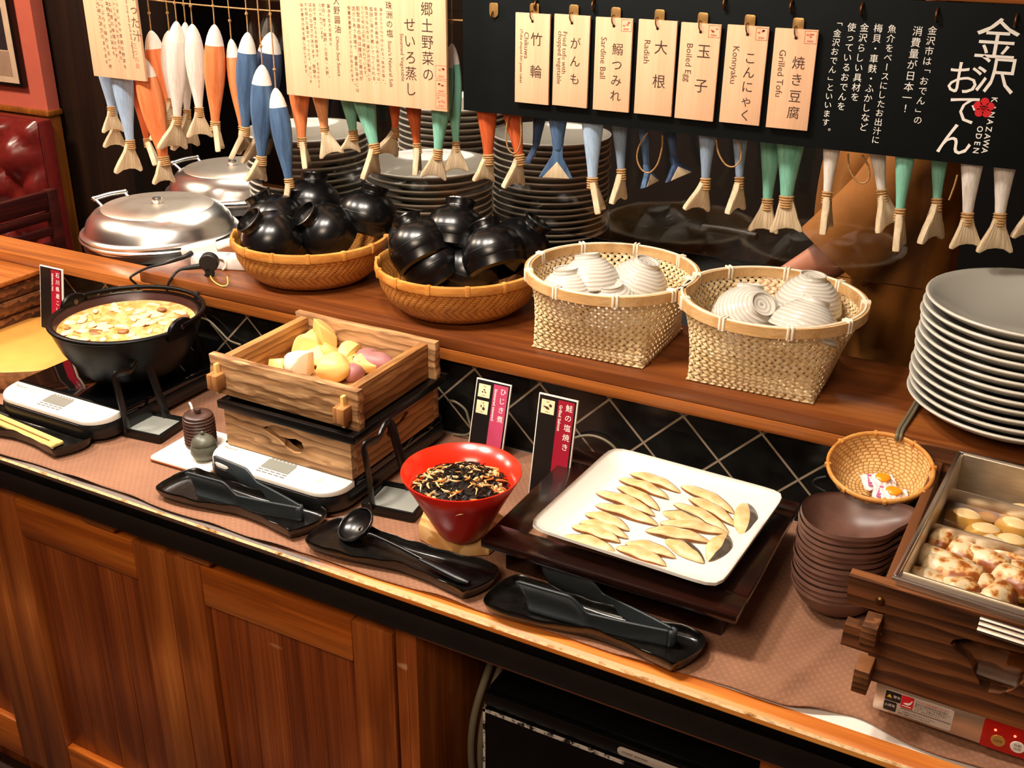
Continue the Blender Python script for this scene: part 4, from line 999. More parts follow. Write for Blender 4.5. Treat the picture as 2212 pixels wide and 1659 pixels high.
# ---------------------------------------------------------------- small bamboo basket with candies
st = thing('plinth_box', 'black box behind the brown bowls carrying the small basket', 'box', (-0.160, 0.398, CZ))
G().box((0, 0, 0.054), (0.09, 0.085, 0.108), 0.003).build('body', M['black_matt'], st); G().box((0, 0, 0.1102), (0.092, 0.087, 0.004), 0.001).build('lid', M['black_matt'], st)
sbk = thing('small_bamboo_basket', 'small round woven bamboo basket holding wrapped candies', 'basket', (-0.161, 0.385, CZ + 0.128), rot=(0.26, 0, 0))
G().lathe([(0.001, 0.0), (0.040, 0.0), (0.052, 0.006), (0.064, 0.024), (0.0700, 0.042)], 60, seam=True).build('outside', M['weave_s'], sbk, 60)
G().lathe([(0.0685, 0.042), (0.062, 0.025), (0.050, 0.0085), (0.039, 0.003), (0.001, 0.003)], 60, seam=True).build('inside', M['weave_s'], sbk, 60)
G().tube([(0.0705 * math.cos(2 * PI * k / 48), 0.0705 * math.sin(2 * PI * k / 48), 0.043) for k in range(48)], 0.0038, 8, closed=True, sx=1.1, sy=0.8).build('rim', M['rim_o'], sbk, 60)
for k in range(8):
    a = 2 * PI * k / 8 + 0.3
    G().box((0.0705 * math.cos(a), 0.0705 * math.sin(a), 0.043), (0.0090, 0.005, 0.0072), 0.001, M=RZ(a)).build('binding', M['rim_o'], sbk)
for (px, rz, lbl) in (((1900, 1035), 0.5, 'wrapped orange candy farther back in the small basket'), ((1925, 1055), 0.2, 'wrapped orange candy nearer the rim of the small basket')):
    q = P(px[0], px[1], 0.148)
    t_ = thing('wrapped_candy', lbl, 'candy', (q.x, q.y, 0.1400 + (q.y - 0.385) * 0.27 + (0.002 if rz > 0.3 else 0.0015)), group='wrapped candies in the small basket', rot=(0.26, 0, rz))
    def wf(u, v): 
        return (-0.024 + 0.048 * u, -0.017 + 0.034 * v, 0.001 + 0.0085 * math.sin(PI * u) ** 1.5 * math.sin(PI * v) ** 0.7 + 0.0012 * math.sin(40 * u + 9 * v) + 0.001 * math.sin(30 * v))
    o = G().grid(wf, 28, 16).build('wrapper', M['candyw'], t_, 80); o.modifiers.new('thick', 'SOLIDIFY').thickness = 0.0006
    G().blob((0.004, 0.001, 0.0098), (0.0105, 0.0085, 0.0026), 3, 0, 0, 0.1, 0).build('sweet', M['candyo'], t_, 60)
    g = G()
    for k in range(5): g.box((-0.016 + 0.001 * k, -0.010 + 0.005 * k, 0.0052), (0.006, 0.003, 0.0008), 0)
    g.build('print', M['candyp'], t_, 0)
# ---------------------------------------------------------------- oden warmer at the right
od = thing('oden_warmer', 'wooden housed oden warmer with steel heater base and red controls', 'food warmer', (-0.09, 0.055, CZ), -0.02)
# heater base
hb = G().span((0.002, 0.002, 0.012), (0.36, 0.385, 0.052), 0.003).build('heater_base', M['steel_b'], od)
for (x, y) in ((0.03, 0.03), (0.03, 0.34), (0.33, 0.03), (0.33, 0.34)): G().lathe([(0.014, 0), (0.016, 0.002), (0.016, 0.0118)], 20, c=(x, y, 0)).build('foot', M['rubber'], od)
FB = T(0, 0.0016, 0) @ FRONT
lb_ = G().prism(rrect(0.014, 0.017, 0.091, 0.047, 0.003), 0, 0.0005, 0, M=FB).build('warning_label', M['label_g'], hb, 0)
FB2 = T(0, 0.0009, 0) @ FRONT
g = G().prism(rrect(0.0147, 0.033, 0.0325, 0.0463, 0.0015), 0, 0.0003, 0, M=FB2); g.prism(rrect(0.0147, 0.0185, 0.029, 0.0318, 0.0015), 0, 0.0003, 0, M=FB2)
g.build('black_field', M['card_b'], lb_, 0)
G().prism(rrect(0.033, 0.029, 0.0465, 0.0463, 0.0005), 0, 0.0003, 0, M=FB2).build('red_field', M['plumred'], lb_, 0)
FB3 = T(0, 0.0004, 0) @ FRONT
g = G().prism([(0.0165, 0.0375), (0.0225, 0.0375), (0.0195, 0.0425)], 0, 0.0002, 0, M=FB3).build('warning_triangle', M['yellow'], lb_, 0)
g = G().text('警告', 0.0278, 0.040, 0.0042, M=FB3); g.text('△感電', 0.0215, 0.0265, 0.0040, M=FB3)
g.prism([(0.0355, 0.036), (0.0425, 0.038), (0.0445, 0.042), (0.0455, 0.0415), (0.044, 0.0365), (0.041, 0.034), (0.0375, 0.0345)], 0, 0.0002, 0, M=FB3); g.prism([(0.0345, 0.0315), (0.045, 0.0315), (0.045, 0.0325), (0.0345, 0.0325)], 0, 0.0002, 0, M=FB3)
g.build('white_marks', M['whiteink'], lb_, 0)
g = G().text('やけどに注意 高温になります', 0.0485, 0.0435, 0.0028, align='L', M=FB3); g.build('red_text', M['plumred'], lb_, 0)
g = G()
for k, s_ in enumerate(('使用中や使用直後は本体や鍋が', '熱くなりますので手を触れないで', 'ください。火傷のおそれがあり', 'ます。水をかけないこと。')): g.text(s_, 0.0485, 0.0400 - 0.0030 * k, 0.0026, align='L', M=FB3)
for k in range(28): g.prism([(0.034 + 0.002 * k, 0.0268), (0.0348 + 0.002 * k, 0.0268), (0.0358 + 0.002 * k, 0.0285), (0.035 + 0.002 * k, 0.0285)], 0, 0.0002, 0, M=FB3)
g.text('アース線を必ず取り付けてください。', 0.031, 0.0235, 0.0026, align='L', M=FB3); g.text('感電や漏電のおそれがあります。', 0.031, 0.0200, 0.0026, align='L', M=FB3)
g.build('black_text', M['ink'], lb_, 0)
cp = G().prism(rrect(0.123, 0.013, 0.33, 0.0515, 0.003), 0, 0.0008, 0, M=FB).build('control_panel', M['ctrl_red'], hb, 0)
for k, (bx, tx, mm) in enumerate(((0.141, ('OFF',), 'gold_btn'), (0.1615, ('自動', '加熱'), 'whiteplastic'), (0.182, ('追加', '投入'), 'whiteplastic'))):
    bt_ = G().lathe([(0, 0), (0.0078, 0), (0.0075, 0.0007), (0, 0.0007)], 24).xf(T(bx, 0.0009, 0.0265) @ RX(PI / 2)).build('button', M[mm], cp, 30)
    g = G(); FB4 = T(0, -0.0001, 0) @ FRONT
    if len(tx) == 1: g.text(tx[0], bx, 0.0265, 0.0052, M=FB4)
    else: g.text(tx[0], bx, 0.029, 0.0042, M=FB4); g.text(tx[1], bx, 0.0240, 0.0042, M=FB4)
    g.build('lettering', M['ink'], bt_, 0)
for bx in (0.136, 0.1565): G().sph((bx, 0.0008, 0.0400), 0.0015, 0, 12, 8).build('indicator_light', M['led'], cp, 80)
G().box((0.1775, 0.0008, 0.0395), (0.004, 0.001, 0.003), 0).build('dark_indicator', M['card_b'], cp)
# wooden housing
WZ0, WZ1 = 0.0525, 0.186
hole = []
for a, b in ((2052, 1390), (2060, 1381), (2085, 1379), (2130, 1390), (2180, 1402), (2212, 1410)): q = PY(a, b, 0.054); hole.append((q.x + 0.09, q.z - CZ))
xr, zr = hole[-1]; hole += [(xr + 0.05, zr - 0.002), (xr + 0.075, zr + 0.004), (xr + 0.085, zr - 0.002), (xr + 0.070, zr - 0.014), (xr + 0.035, zr - 0.026)]
for a, b in ((2212, 1472), (2185, 1490), (2160, 1497), (2135, 1494), (2117, 1478), (2106, 1452), (2090, 1426), (2066, 1408)): q = PY(a, b, 0.054); hole.append((q.x + 0.09, q.z - CZ))
def odboard(y, name, hl):
    out = [(-0.004, WZ0), (0.366, WZ0), (0.366, 0.086), (0.40, 0.086), (0.40, 0.118), (0.366, 0.118), (0.366, 0.150), (0.40, 0.150), (0.40, WZ1), (-0.048, WZ1), (-0.046, 0.150), (-0.002, 0.150), (-0.002, 0.118), (-0.044, 0.119), (-0.045, 0.090), (-0.004, 0.089)]
    bm = bmesh.new(); sides = []
    for yy in (y, y + 0.018):
        rings = [[bm.verts.new((p[0], yy, p[1])) for p in pts] for pts in ((out, hl) if hl else (out,))]
        ed = [bm.edges.new((r[i], r[(i + 1) % len(r)])) for r in rings for i in range(len(r))]
        bmesh.ops.triangle_fill(bm, use_beauty=True, edges=ed); sides.append(rings)
    for r0, r1 in zip(*sides):
        for i in range(len(r0)): bm.faces.new((r0[i], r0[(i + 1) % len(r0)], r1[(i + 1) % len(r1)], r1[i]))
    bmesh.ops.recalc_face_normals(bm, faces=list(bm.faces))
    return G().bm(bm, 0).build(name, M['odenx'], od, 30)
fb_ = odboard(0.0, 'front_board', hole); odboard(0.385, 'back_board', None)
G().lathe([(0.0, 0), (0.005, 0), (0.0055, 0.003), (0.003, 0.005), (0, 0.005)], 12).xf(T(-0.010, -0.0001, 0.166) @ RX(PI / 2)).build('bolt', M['brass_d'], fb_, 30)
G().lathe([(0.0, 0), (0.0042, 0), (0.0046, 0.003), (0.003, 0.005), (0, 0.005)], 12).xf(T(-0.008, -0.0001, 0.113) @ RX(PI / 2)).build('bolt', M['brass_d'], fb_, 30)
for (x, nm) in ((-0.018, 'side_board'), (0.35, 'side_board')):
    sb_ = G(); xa, xb = x + 0.0005, x + 0.0155
    sb_.span((xa + 0.003, 0.0186, WZ0), (xb, 0.3846, 0.164), 0.001)
    o_ = sb_.build(nm, M['odeny'], od)
    for (z0, z1) in ((0.1195, 0.1485), (0.055, 0.0875)):
        G().span((xa - 0.003, -0.034, z0), (xb - 0.0005, -0.0005, z1), 0.0012).build('tenon', M['odenend'], o_)
# bolt the upper tenon gap: steel pan
pn_ = thing('oden_pan', 'stainless steel divided pan of broth set into the wooden oden housing', 'pan', (-0.09, 0.048, CZ), -0.07)
rx0, rx1, ry0, ry1, rz1 = -0.004, 0.336, 0.012, 0.378, 0.197
g = G()
fr_ = [(( rx0, ry0), (rx1, ry0 + 0.006)), ((rx0, ry1 - 0.006), (rx1, ry1)), ((rx0, ry0 + 0.006), (rx0 + 0.006, ry1 - 0.006)), ((rx1 - 0.006, ry0 + 0.006), (rx1, ry1 - 0.006))]
for a, b in fr_: g.span((a[0], a[1], rz1 - 0.005), (b[0], b[1], rz1), 0.0022)
g.build('rim', M['steel'], pn_)
i0, i1, j0, j1_ = rx0 + 0.005, rx1 - 0.005, ry0 + 0.005, ry1 - 0.005
zb = 0.105
g = G()
for a, b in (((i0, j0 + 0.018), (i1, j0 + 0.020)), ((i0, j1_ - 0.0025), (i1, j1_)), ((i0, j0), (i0 + 0.0025, j1_)), ((i1 - 0.0025, j0), (i1, j1_))): g.span((a[0], a[1], zb), (b[0], b[1], rz1 - 0.0035))
g.span((i0, j0, zb - 0.002), (i1, j1_, zb)); g.build('walls', M['steel_b'], pn_)
G().span((i0, j0 - 0.002, rz1 - 0.012), (i1, j0 + 0.020, rz1 - 0.0046), 0.001).build('front_ledge', M['steel_b'], pn_)
g = G()
for yd in (0.196, 0.300): g.span((i0 + 0.003, yd, zb), (i1 - 0.003, yd + 0.002, rz1 - 0.022), 0.0006)
g.span((0.165, j0 + 0.021, zb), (0.167, 0.195, rz1 - 0.022), 0.0006)
g.build('divider', M['steel'], pn_)
g = G()
for k in range(3): g.tube([(0.095, -0.002 - 0.005 * k * 0.5, rz1 - 0.009 - 0.0055 * k), (0.30, -0.002 - 0.005 * k * 0.5, rz1 - 0.009 - 0.0055 * k)], 0.0030, 8)
g.build('front_rail', M['steel'], pn_)
br = G().span((i0 + 0.0035, 0.1985, zb + 0.003), (i1 - 0.0035, 0.2985, 0.158)).build('egg_broth', M['broth'], smooth=0, loc=(-0.09, 0.048, CZ), rot=(0, 0, -0.07))
tag(br, 'clear yellow broth around the boiled eggs in the steel pan', 'broth', kind='stuff')
b2 = G().span((i0 + 0.0035, 0.034, zb + 0.003), (0.1645, 0.1955, 0.150)).build('fish_cake_broth', M['broth'], smooth=0, loc=(-0.09, 0.048, CZ), rot=(0, 0, -0.07))
tag(b2, 'clear broth between the fish cake pieces in the front of the pan', 'broth', kind='stuff')
EG = [((2135, 1097), 'boiled egg farthest back in the pan'), ((2087, 1117), 'boiled egg nearest the left wall of the pan'), ((2128, 1148), 'boiled egg in the front row of the eggs, left one'),
      ((2205, 1106), 'boiled egg at the right frame edge, rear one'), ((2192, 1137), 'boiled egg right of centre in the egg compartment'), ((2185, 1172), 'boiled egg in the front corner beside the divider')]
for k, (px, lbl) in enumerate(EG):
    q = P(px[0], px[1], 0.157); q.z = 0.149
    o = G().sph((0, 0, 0), (0.0255, 0.0185, 0.0185), 0, 32, 18).build('boiled_egg', M['egg'], smooth=80, loc=q, rot=(0, 0, (-0.3, -0.1, 0.2, 0.3, -0.4, 0.1)[k]))
    tag(o, lbl, 'egg', 'boiled eggs in the oden pan')
CK = [((2035, 1165), .019, .021, -0.3, 'pale cut fish cake end at the back left of the front compartment'), ((2085, 1185), .020, .030, -0.5, 'fish cake tube lying behind the browned middle pieces'), ((2175, 1188), .018, .055, -0.45, 'long pale fish cake tube along the divider'),
      ((2045, 1208), .018, .055, -0.25, 'long fish cake tube with browned left end'), ((2135, 1205), .021, .045, -0.5, 'browned fish cake tube in the middle of the pan'), ((2190, 1222), .017, .026, 0.2, 'fish cake ring showing its hole at the right'),
      ((2060, 1230), .019, .055, -0.1, 'pale plump fish cake tube in the second row from the front'), ((1990, 1235), .016, .020, 0.4, 'pale yellow fish cake piece at the front left corner'), ((2030, 1252), .016, .045, -0.35, 'fish cake tube with two browned bands at the front left'),
      ((2075, 1265), .018, .030, 0.6, 'fish cake piece with dark browned skin at the front'), ((2125, 1252), .019, .022, 0.1, 'greyish round fish cake piece near the front'), ((2155, 1278), .019, .034, 1.2, 'white fish cake tube standing nearest the front rim'), ((2195, 1248), .018, .040, -0.6, 'browned fish cake tube near the right frame edge'), ((2110, 1290), .015, .022, 0.0, 'small fish cake end just inside the front rim')]
for k, (px, r, L, rz, lbl) in enumerate(CK):
    L *= 1.22; q = P(px[0], px[1], 0.165); q.z = 0.153 + (0.004 if k % 3 == 0 else 0)
    t_ = thing('fish_cake', lbl, 'fish cake', q, group='toasted fish cakes in the oden pan', rot=(0, 0.12 * math.sin(k), rz))
    g = G(); L2 = L / 2 * 1.02
    pr = [(0.0055, -L2 + 0.012), (0.0055, -L2), (r * 0.72, -L2), (r * 0.97, -L2 + 0.004), (r, -L2 * 0.4), (r * 1.02, 0), (r, L2 * 0.4), (r * 0.97, L2 - 0.004), (r * 0.72, L2), (0.0055, L2), (0.0055, L2 - 0.012)]
    g.lathe(pr, 28, wob=lambda a, i, k=k: 1 + 0.05 * math.sin(3 * a + k) + 0.03 * math.sin(5 * a + i)).xf(RY(PI / 2)); g.build('body', M['chikuwa'], t_, 60)
    G().lathe([(0, 0), (0.0055, 0)], 16).xf(T(-L2 + 0.010, 0, 0) @ RY(-PI / 2)).build('hole', M['fedge'], t_)
G().span((0.02, 0.0205, 0.056), (0.345, 0.0255, 0.150)).build('inner_panel', M['odeny'], od, 0)
# ---------------------------------------------------------------- things on the shelf
TZ = SZ
# stack of big plates at the right
def plate_mesh(R_, th=0.0):
    pr = [(0.0, 0.004), (R_ * 0.40, 0.004), (R_ * 0.42, 0.0), (R_ * 0.46, 0.0), (R_ * 0.50, 0.006), (R_ * 0.75, 0.018), (R_ * 0.93, 0.031), (R_ * 0.985, 0.0375), (R_, 0.0405), (R_ * 0.995, 0.0425), (R_ * 0.975, 0.0425), (R_ * 0.92, 0.037), (R_ * 0.74, 0.023), (R_ * 0.5, 0.0105), (0.0, 0.0095)]
    return G().lathe(pr, 96)
pl0 = None
NP = 12
for k in range(NP):
    i = NP - 1 - k
    loc = (-0.013 + 0.0016 * math.sin(k * 1.9) - 0.001 * (k - 6) * -0.2, 0.563 + 0.0012 * math.cos(k * 2.3), TZ + 0.0005 + k * 0.01345)
    lbl = '%s big white plate in the tall stack at far right' % from_top(i, NP)
    if pl0 is None:
        pl0 = thing('dinner_plate', lbl, 'plate', loc, 0, 'big white plates stacked at the right end of the shelf')
        plate_mesh(0.150).build('body', M['china'], pl0, 50)
        G().lathe([(0.1478, 0.0426), (0.1500, 0.0422), (0.1507, 0.0405), (0.1495, 0.0388)], 96).build('rim', M['china_rim'], pl0, 80)
    else: dup(pl0, loc, (0, 0, 0.4 * k), lbl)
# pale open-weave baskets
def pale_basket(cx, cy, rz, lbl, seed):
    t_ = thing('open_weave_basket', lbl, 'basket', (cx, cy, TZ), rz, 'pale open weave bamboo baskets on the shelf')
    HH, hb_, RT = 0.122, 0.101, 0.143
    def sf(u, v, off=0.0):
        a = 2 * PI * u; ca, sa = math.cos(a), math.sin(a)
        m = 2 + 16 * (1 - v) ** 2.2
        k = 1.0 / ((abs(ca) ** m + abs(sa) ** m) ** (1.0 / m))
        base = hb_ * k; top = RT
        w_ = v ** 1.15
        r = base * (1 - w_) + top * w_ + off
        z = HH * v + 0.004 * math.cos(4 * a + PI) * (1 - v) * 0.0 + 0.002
        return Vector((r * ca, r * sa, z))
    N = 66; g = G(); S = 44; turn = 0.15
    hw_ = 0
    for sg in (1, -1):
        for k in range(N):
            pts = []
            for j in range(S + 1):
                v = j / S; u = k / N + sg * turn * (v - 0.5)
                ph = (2 * turn * (v - 0.5) * sg) * N
                off = 0.0013 * sg * math.cos(PI * 2 * turn * (v - 0.5) * N)
                pts.append((u, v, off))
            vv = []
            for (u, v, off) in pts:
                du = 0.285 / N
                for (s1, s2) in ((-1, -0.0004), (1, -0.0004), (1, 0.0005), (-1, 0.0005)): vv.append(sf(u + s1 * du, v, off + s2))
            ff_ = []
            for j in range(S):
                for q in range(4): ff_.append((j * 4 + q, j * 4 + (q + 1) % 4, (j + 1) * 4 + (q + 1) % 4, (j + 1) * 4 + q))
            g.add(vv, ff_)
    g.build('woven_side', M['strip'], t_, 30)
    g = G()
    n_b = 13
    for sg in (0, 1):
        for k in range(n_b):
            c_ = -hb_ + 0.006 + (2 * hb_ - 0.012) * k / (n_b - 1); vv = []; S2 = 24
            for j in range(S2 + 1):
                p_ = -hb_ + 2 * hb_ * j / S2; z = 0.0022 + 0.0008 * (1 if sg else -1) * math.cos(PI * (p_ + hb_) / (2 * hb_) * (n_b - 1) + PI * k)
                for d in (-0.0062, 0.0062): vv.append((p_, c_ + d, z) if not sg else (c_ + d, p_, z))
            g.add(vv, [(2 * j, 2 * j + 1, 2 * j + 3, 2 * j + 2) for j in range(S2)])
    g.build('woven_bottom', M['strip'], t_, 30)
    def rimring(R2, z, h, th, nm):
        prof = [(R2 - th, z - h), (R2 + th, z - h), (R2 + th, z + h), (R2 - th, z + h), (R2 - th, z - h)]
        return G().lathe(prof, 72, seam=True).build(nm, M['strip_rim'], t_, 40)
    rimring(RT + 0.004, HH - 0.001, 0.008, 0.0020, 'rim_hoop'); rimring(RT - 0.0045, HH - 0.001, 0.008, 0.0018, 'rim_hoop')
    G().tube([(RT * math.cos(2 * PI * k / 60), RT * math.sin(2 * PI * k / 60), HH + 0.006) for k in range(60)], 0.0028, 6, closed=True).build('rim_cord', M['cane'], t_, 60)
    for k in range(9):
        a = 2 * PI * (k + 0.35) / 9
        g = G()
        for d in (-0.022, 0.022):
            g.box((RT * math.cos(a + d), RT * math.sin(a + d), HH - 0.0005), (0.0150, 0.0040, 0.0215), 0.0012, M=RZ(a + d))
        g.build('cane_binding', M['cane'], t_)
    return t_
pale_basket(-0.665, 0.578, 0.02, 'left pale open weave basket of grey bowls beside the amber basket', 1)
pale_basket(-0.388, 0.578, 0.03, 'right pale open weave basket of grey bowls nearer the plate stack', 2)
gb0 = None
def grey_bowl(loc, rot, lbl):
    global gb0
    if gb0 is not None: return dup(gb0, loc, rot, lbl)
    gb0 = thing('ribbed_rice_bowl', lbl, 'bowl', loc, 0, 'grey white ribbed rice bowls lying upside down in the baskets', rot=rot)
    R_ = 0.056
    G().lathe([(0.0185, 0.003), (0.0190, 0.0), (0.0212, 0.0), (0.0222, 0.008), (0.030, 0.012), (0.044, 0.026), (0.0525, 0.042), (R_, 0.058), (R_ - 0.0012, 0.0595), (R_ - 0.0028, 0.058), (0.049, 0.042), (0.041, 0.028), (0.026, 0.015), (0.001, 0.012)], 64, seam=True).build('body', M['ribbed'], gb0, 50)
    G().lathe([(0.001, 0.0048), (0.0188, 0.0030)], 40, seam=True).build('foot', M['ribbed'], gb0, 50)
    return gb0
def flip(px, py, zf, tilt, az, lbl):
    # a bowl standing on its rim: its foot centre appears at px,py at height zf
    q = P(px, py, zf)
    grey_bowl(q, (PI - tilt * math.sin(az) * 1.0, tilt * math.cos(az), 0), lbl)
flip(1268, 548, 0.345, 0.25, 2.5, 'grey ribbed bowl at the back left of the left pale basket')
flip(1222, 578, 0.330, 0.12, 3.0, 'grey ribbed bowl at the front left of the left pale basket')
flip(1400, 562, 0.335, 0.30, 0.2, 'grey ribbed bowl lying on the right side of the left pale basket')
flip(1318, 612, 0.310, 0.15, 4.4, 'grey ribbed bowl low at the front of the left pale basket')
flip(1757, 592, 0.350, 0.06, 0.5, 'darker grey ribbed bowl standing highest in the right pale basket')
flip(1622, 613, 0.335, 0.28, 1.6, 'grey ribbed bowl at the back left of the right pale basket')
flip(1650, 655, 0.325, 0.80, -0.6, 'grey ribbed bowl tipped towards the viewer in the right pale basket')
flip(1765, 645, 0.342, 0.42, 1.1, 'tilted grey ribbed bowl at the right front of the right pale basket')
# amber round baskets
def amber(cx, cy, lbl):
    t_ = thing('amber_basket', lbl, 'basket', (cx, cy, TZ), 0.4, 'amber woven round baskets on the shelf')
    k = 0.156
    G().lathe([(0.001, 0.0), (0.088, 0.0), (0.112, 0.006), (0.134, 0.024), (0.1475, 0.050), (0.153, 0.080)], 90, seam=True).build('outside', M['weave_o'], t_, 60)
    G().lathe([(0.1505, 0.080), (0.145, 0.051), (0.131, 0.026), (0.110, 0.0085), (0.085, 0.003), (0.001, 0.003)], 90, seam=True).build('inside', M['weave_o'], t_, 60)
    G().lathe([(0.1495, 0.074), (0.1555, 0.073), (0.1575, 0.080), (0.1565, 0.088), (0.152, 0.090), (0.1490, 0.086), (0.1495, 0.074)], 90, seam=True).build('rim', M['rim_o'], t_, 50)
    for q in range(14):
        a = 2 * PI * q / 14
        G().box((0.1533 * math.cos(a), 0.1533 * math.sin(a), 0.0815), (0.0105, 0.009, 0.0185), 0.002, M=RZ(a)).build('binding', M['rim_o'], t_)
    return t_
amber(-1.325, 0.600, 'left amber woven round basket heaped with black lacquer bowls')
amber(-0.975, 0.592, 'right amber woven round basket heaped with black lacquer bowls')
bb0 = None
def black_bowl(px, py, z, rot, lbl):
    global bb0
    q = P(px, py, z)
    if bb0 is not None: return dup(bb0, q, rot, lbl)
    bb0 = thing('black_soup_bowl', lbl, 'bowl', q, 0, 'black lacquer soup bowls in the amber baskets', rot=rot)
    # origin at the belly centre, mouth down the local -z, foot ring at +z
    G().lathe([(0.0500, -0.040), (0.0565, -0.036), (0.0578, -0.020), (0.0580, -0.0195), (0.0590, -0.018), (0.0592, -0.002), (0.058, 0.008), (0.051, 0.026), (0.038, 0.038), (0.026, 0.0435), (0.0255, 0.047), (0.0285, 0.056), (0.0270, 0.057), (0.0235, 0.048), (0.0, 0.046)], 64).build('body', M['black_gloss'], bb0, 40)
    G().lathe([(0.0255, 0.0555), (0.0290, 0.0560), (0.0288, 0.0585), (0.0265, 0.0590), (0.0255, 0.0555)], 48, seam=True).build('foot_ring', M['black_gloss'], bb0, 60)
    G().lathe([(0.0590, -0.0035), (0.0596, -0.0022), (0.0590, -0.0010)], 64).build('groove', M['black_semi'], bb0, 60)
    return bb0
def aim(dx, dy, dz):
    v = Vector((dx, dy, dz)).normalized(); return v.to_track_quat('Z', 'Y').to_euler()
black_bowl(588, 474, 0.300, aim(-.45, -.15, .85), 'black bowl at the back left of the left amber basket')
black_bowl(582, 516, 0.290, aim(-.35, -.55, .75), 'black bowl at the front left of the left amber basket')
black_bowl(675, 437, 0.315, aim(-.15, .4, .9), 'black bowl at the very back of the left amber basket')
black_bowl(700, 500, 0.295, aim(-.35, -.6, .72), 'black bowl showing its open foot ring in the left amber basket')
black_bowl(795, 462, 0.315, aim(.1, .35, .9), 'black bowl rising at the right of the left amber basket')
black_bowl(905, 530, 0.305, aim(-.62, .22, .75), 'black bowl nested above another at the left of the right amber basket')
black_bowl(935, 572, 0.270, aim(-.62, .0, .78), 'black bowl lower front left in the right amber basket')
black_bowl(985, 498, 0.325, aim(-.1, .5, .86), 'black bowl at the back of the right amber basket')
black_bowl(1065, 545, 0.305, aim(-.5, .35, .8), 'large looking black bowl lying on the right of the right amber basket')
black_bowl(1125, 530, 0.295, aim(.5, .3, .8), 'black bowl half hidden at the far right of the right amber basket')
black_bowl(1015, 580, 0.262, aim(.2, .2, .95), 'black bowl lowest in the middle of the right amber basket')
# ---------------------------------------------------------------- sockets, plugs and cables
ps = thing('power_strip', 'white power strip lying on the shelf behind the left amber basket', 'power strip', P(495, 577, TZ), 0.35)
G().span((-0.075, -0.020, 0.0), (0.075, 0.020, 0.027), 0.004).build('body', M['whiteplastic'], ps)
g = G()
for k in range(3):
    for d in (-0.004, 0.004): g.box((-0.05 + 0.05 * k, d, 0.0272), (0.007, 0.0018, 0.0006))
g.build('socket', M['card_b'], ps, 0)
G().tube([(-0.02, -0.0205, 0.026), (0.0, -0.0225, 0.024), (0.003, -0.0235, 0.010), (-0.004, -0.0235, 0.002)], 0.0022, 8, sm=5).build('clip', M['cane'], ps)
pg = thing('white_plug', 'white plug adapter with a black cord behind the pot on the shelf', 'plug', P(432, 540, TZ + 0.030), rot=(0.15, -0.2, 0.62))
G().span((-0.036, -0.013, -0.013), (0.036, 0.013, 0.013), 0.003).build('body', M['whiteplastic'], pg)
q0 = P(408, 550, TZ + 0.028)
G().tube([(0.036, 0, 0), (0.05, 0.0, 0.002), (0.075, 0.002, 0.002)], 0.0085, 10, sm=4).build('sleeve', M['whiteplastic'], pg)
def wpath(l): return [P(a, b, c) for a, b, c in l]
g = G().tube(wpath([(414, 547, TZ + 0.030), (395, 556, TZ + 0.026), (360, 568, TZ + 0.010), (320, 578, TZ + 0.006)]) + wpath([(288, 594, TZ + 0.012), (282, 602, TZ + 0.004)]) + [PY(292, 612, 0.436), PY(300, 622, 0.438), PY(285, 640, 0.44), PY(262, 655, 0.43)], [0.006, 0.0045, 0.003, 0.0026, 0.0026, 0.0026, 0.0026, 0.0026, 0.0026, 0.0026], 8, sm=6)
tag(g.build('thin_cable', M['rubber'], smooth=60), 'thin black cable looping left from the white plug over the shelf edge', 'cable')
rp = thing('round_plug', 'round black plug standing on the shelf above the soup pot', 'plug', P(452, 566, TZ + 0.030), rot=(0.1, -0.15, 0.5))
G().lathe([(0, -0.009), (0.017, -0.009), (0.019, -0.007), (0.019, 0.007), (0.017, 0.009), (0, 0.009)], 32).xf(RX(PI / 2)).build('body', M['black_matt'], rp)
G().span((-0.013, -0.009, -0.030), (0.003, 0.009, -0.008), 0.003).build('neck', M['black_matt'], rp)
c0 = Vector(rp.location) + Vector((-0.005, 0, -0.024))
tag(G().tube([c0, P(432, 612, 0.180), PY(424, 640, 0.43), PY(420, 668, 0.42), PY(424, 720, 0.43), PY(436, 770, 0.44)], 0.0040, 8, sm=6).build('thick_cable', M['rubber'], smooth=60), 'thick black cord dropping from the round plug behind the soup pot', 'cable')
tag(G().tube([Vector(rp.location) + Vector((-0.018, -0.004, -0.010)), P(410, 578, TZ + 0.016), P(388, 583, TZ + 0.012), P(372, 598, TZ + 0.003), PY(362, 618, 0.438), PY(361, 632, 0.436), PY(366, 660, 0.44)], [0.006, 0.005, 0.0028, 0.0026, 0.0026, 0.0026, 0.0026], 8, sm=6).build('short_cable', M['rubber'], smooth=60), 'black cable bending over the shelf front left of the thick cord', 'cable')
tag(G().tube([P(455, 575, TZ + 0.016), P(454, 594, TZ + 0.003), P(462, 608, TZ + 0.002), P(480, 618, TZ + 0.002), P(492, 614, TZ + 0.006), P(491, 598, TZ + 0.012)], 0.0016, 8, sm=6).build('green_wire', M['greenwire'], smooth=60), 'green and yellow earth wire curled on the shelf by the plug', 'wire')
CBL = [([(1978, 868, TZ + 0.006), (1962, 895, TZ + 0.004), (1946, 920, TZ + 0.003), (1940, 932, TZ + 0.001)], [(1938, 940), (1936, 950)], 0.0035, 'dark double cord running over the shelf edge beside the big plates')]
for (a, b, r, lb_) in CBL:
    g = G()
    for s in (0, 1):
        pts = [p + Vector((0.0055 * s, 0, 0)) for p in wpath(a)] + [PY(x, y, 0.437) + Vector((0.0055 * s, 0, 0)) for x, y in b]
        g.tube(pts, r * 0.8, 8, sm=6)
    tag(g.build('double_cable', M['hose'], smooth=60), lb_, 'cable')
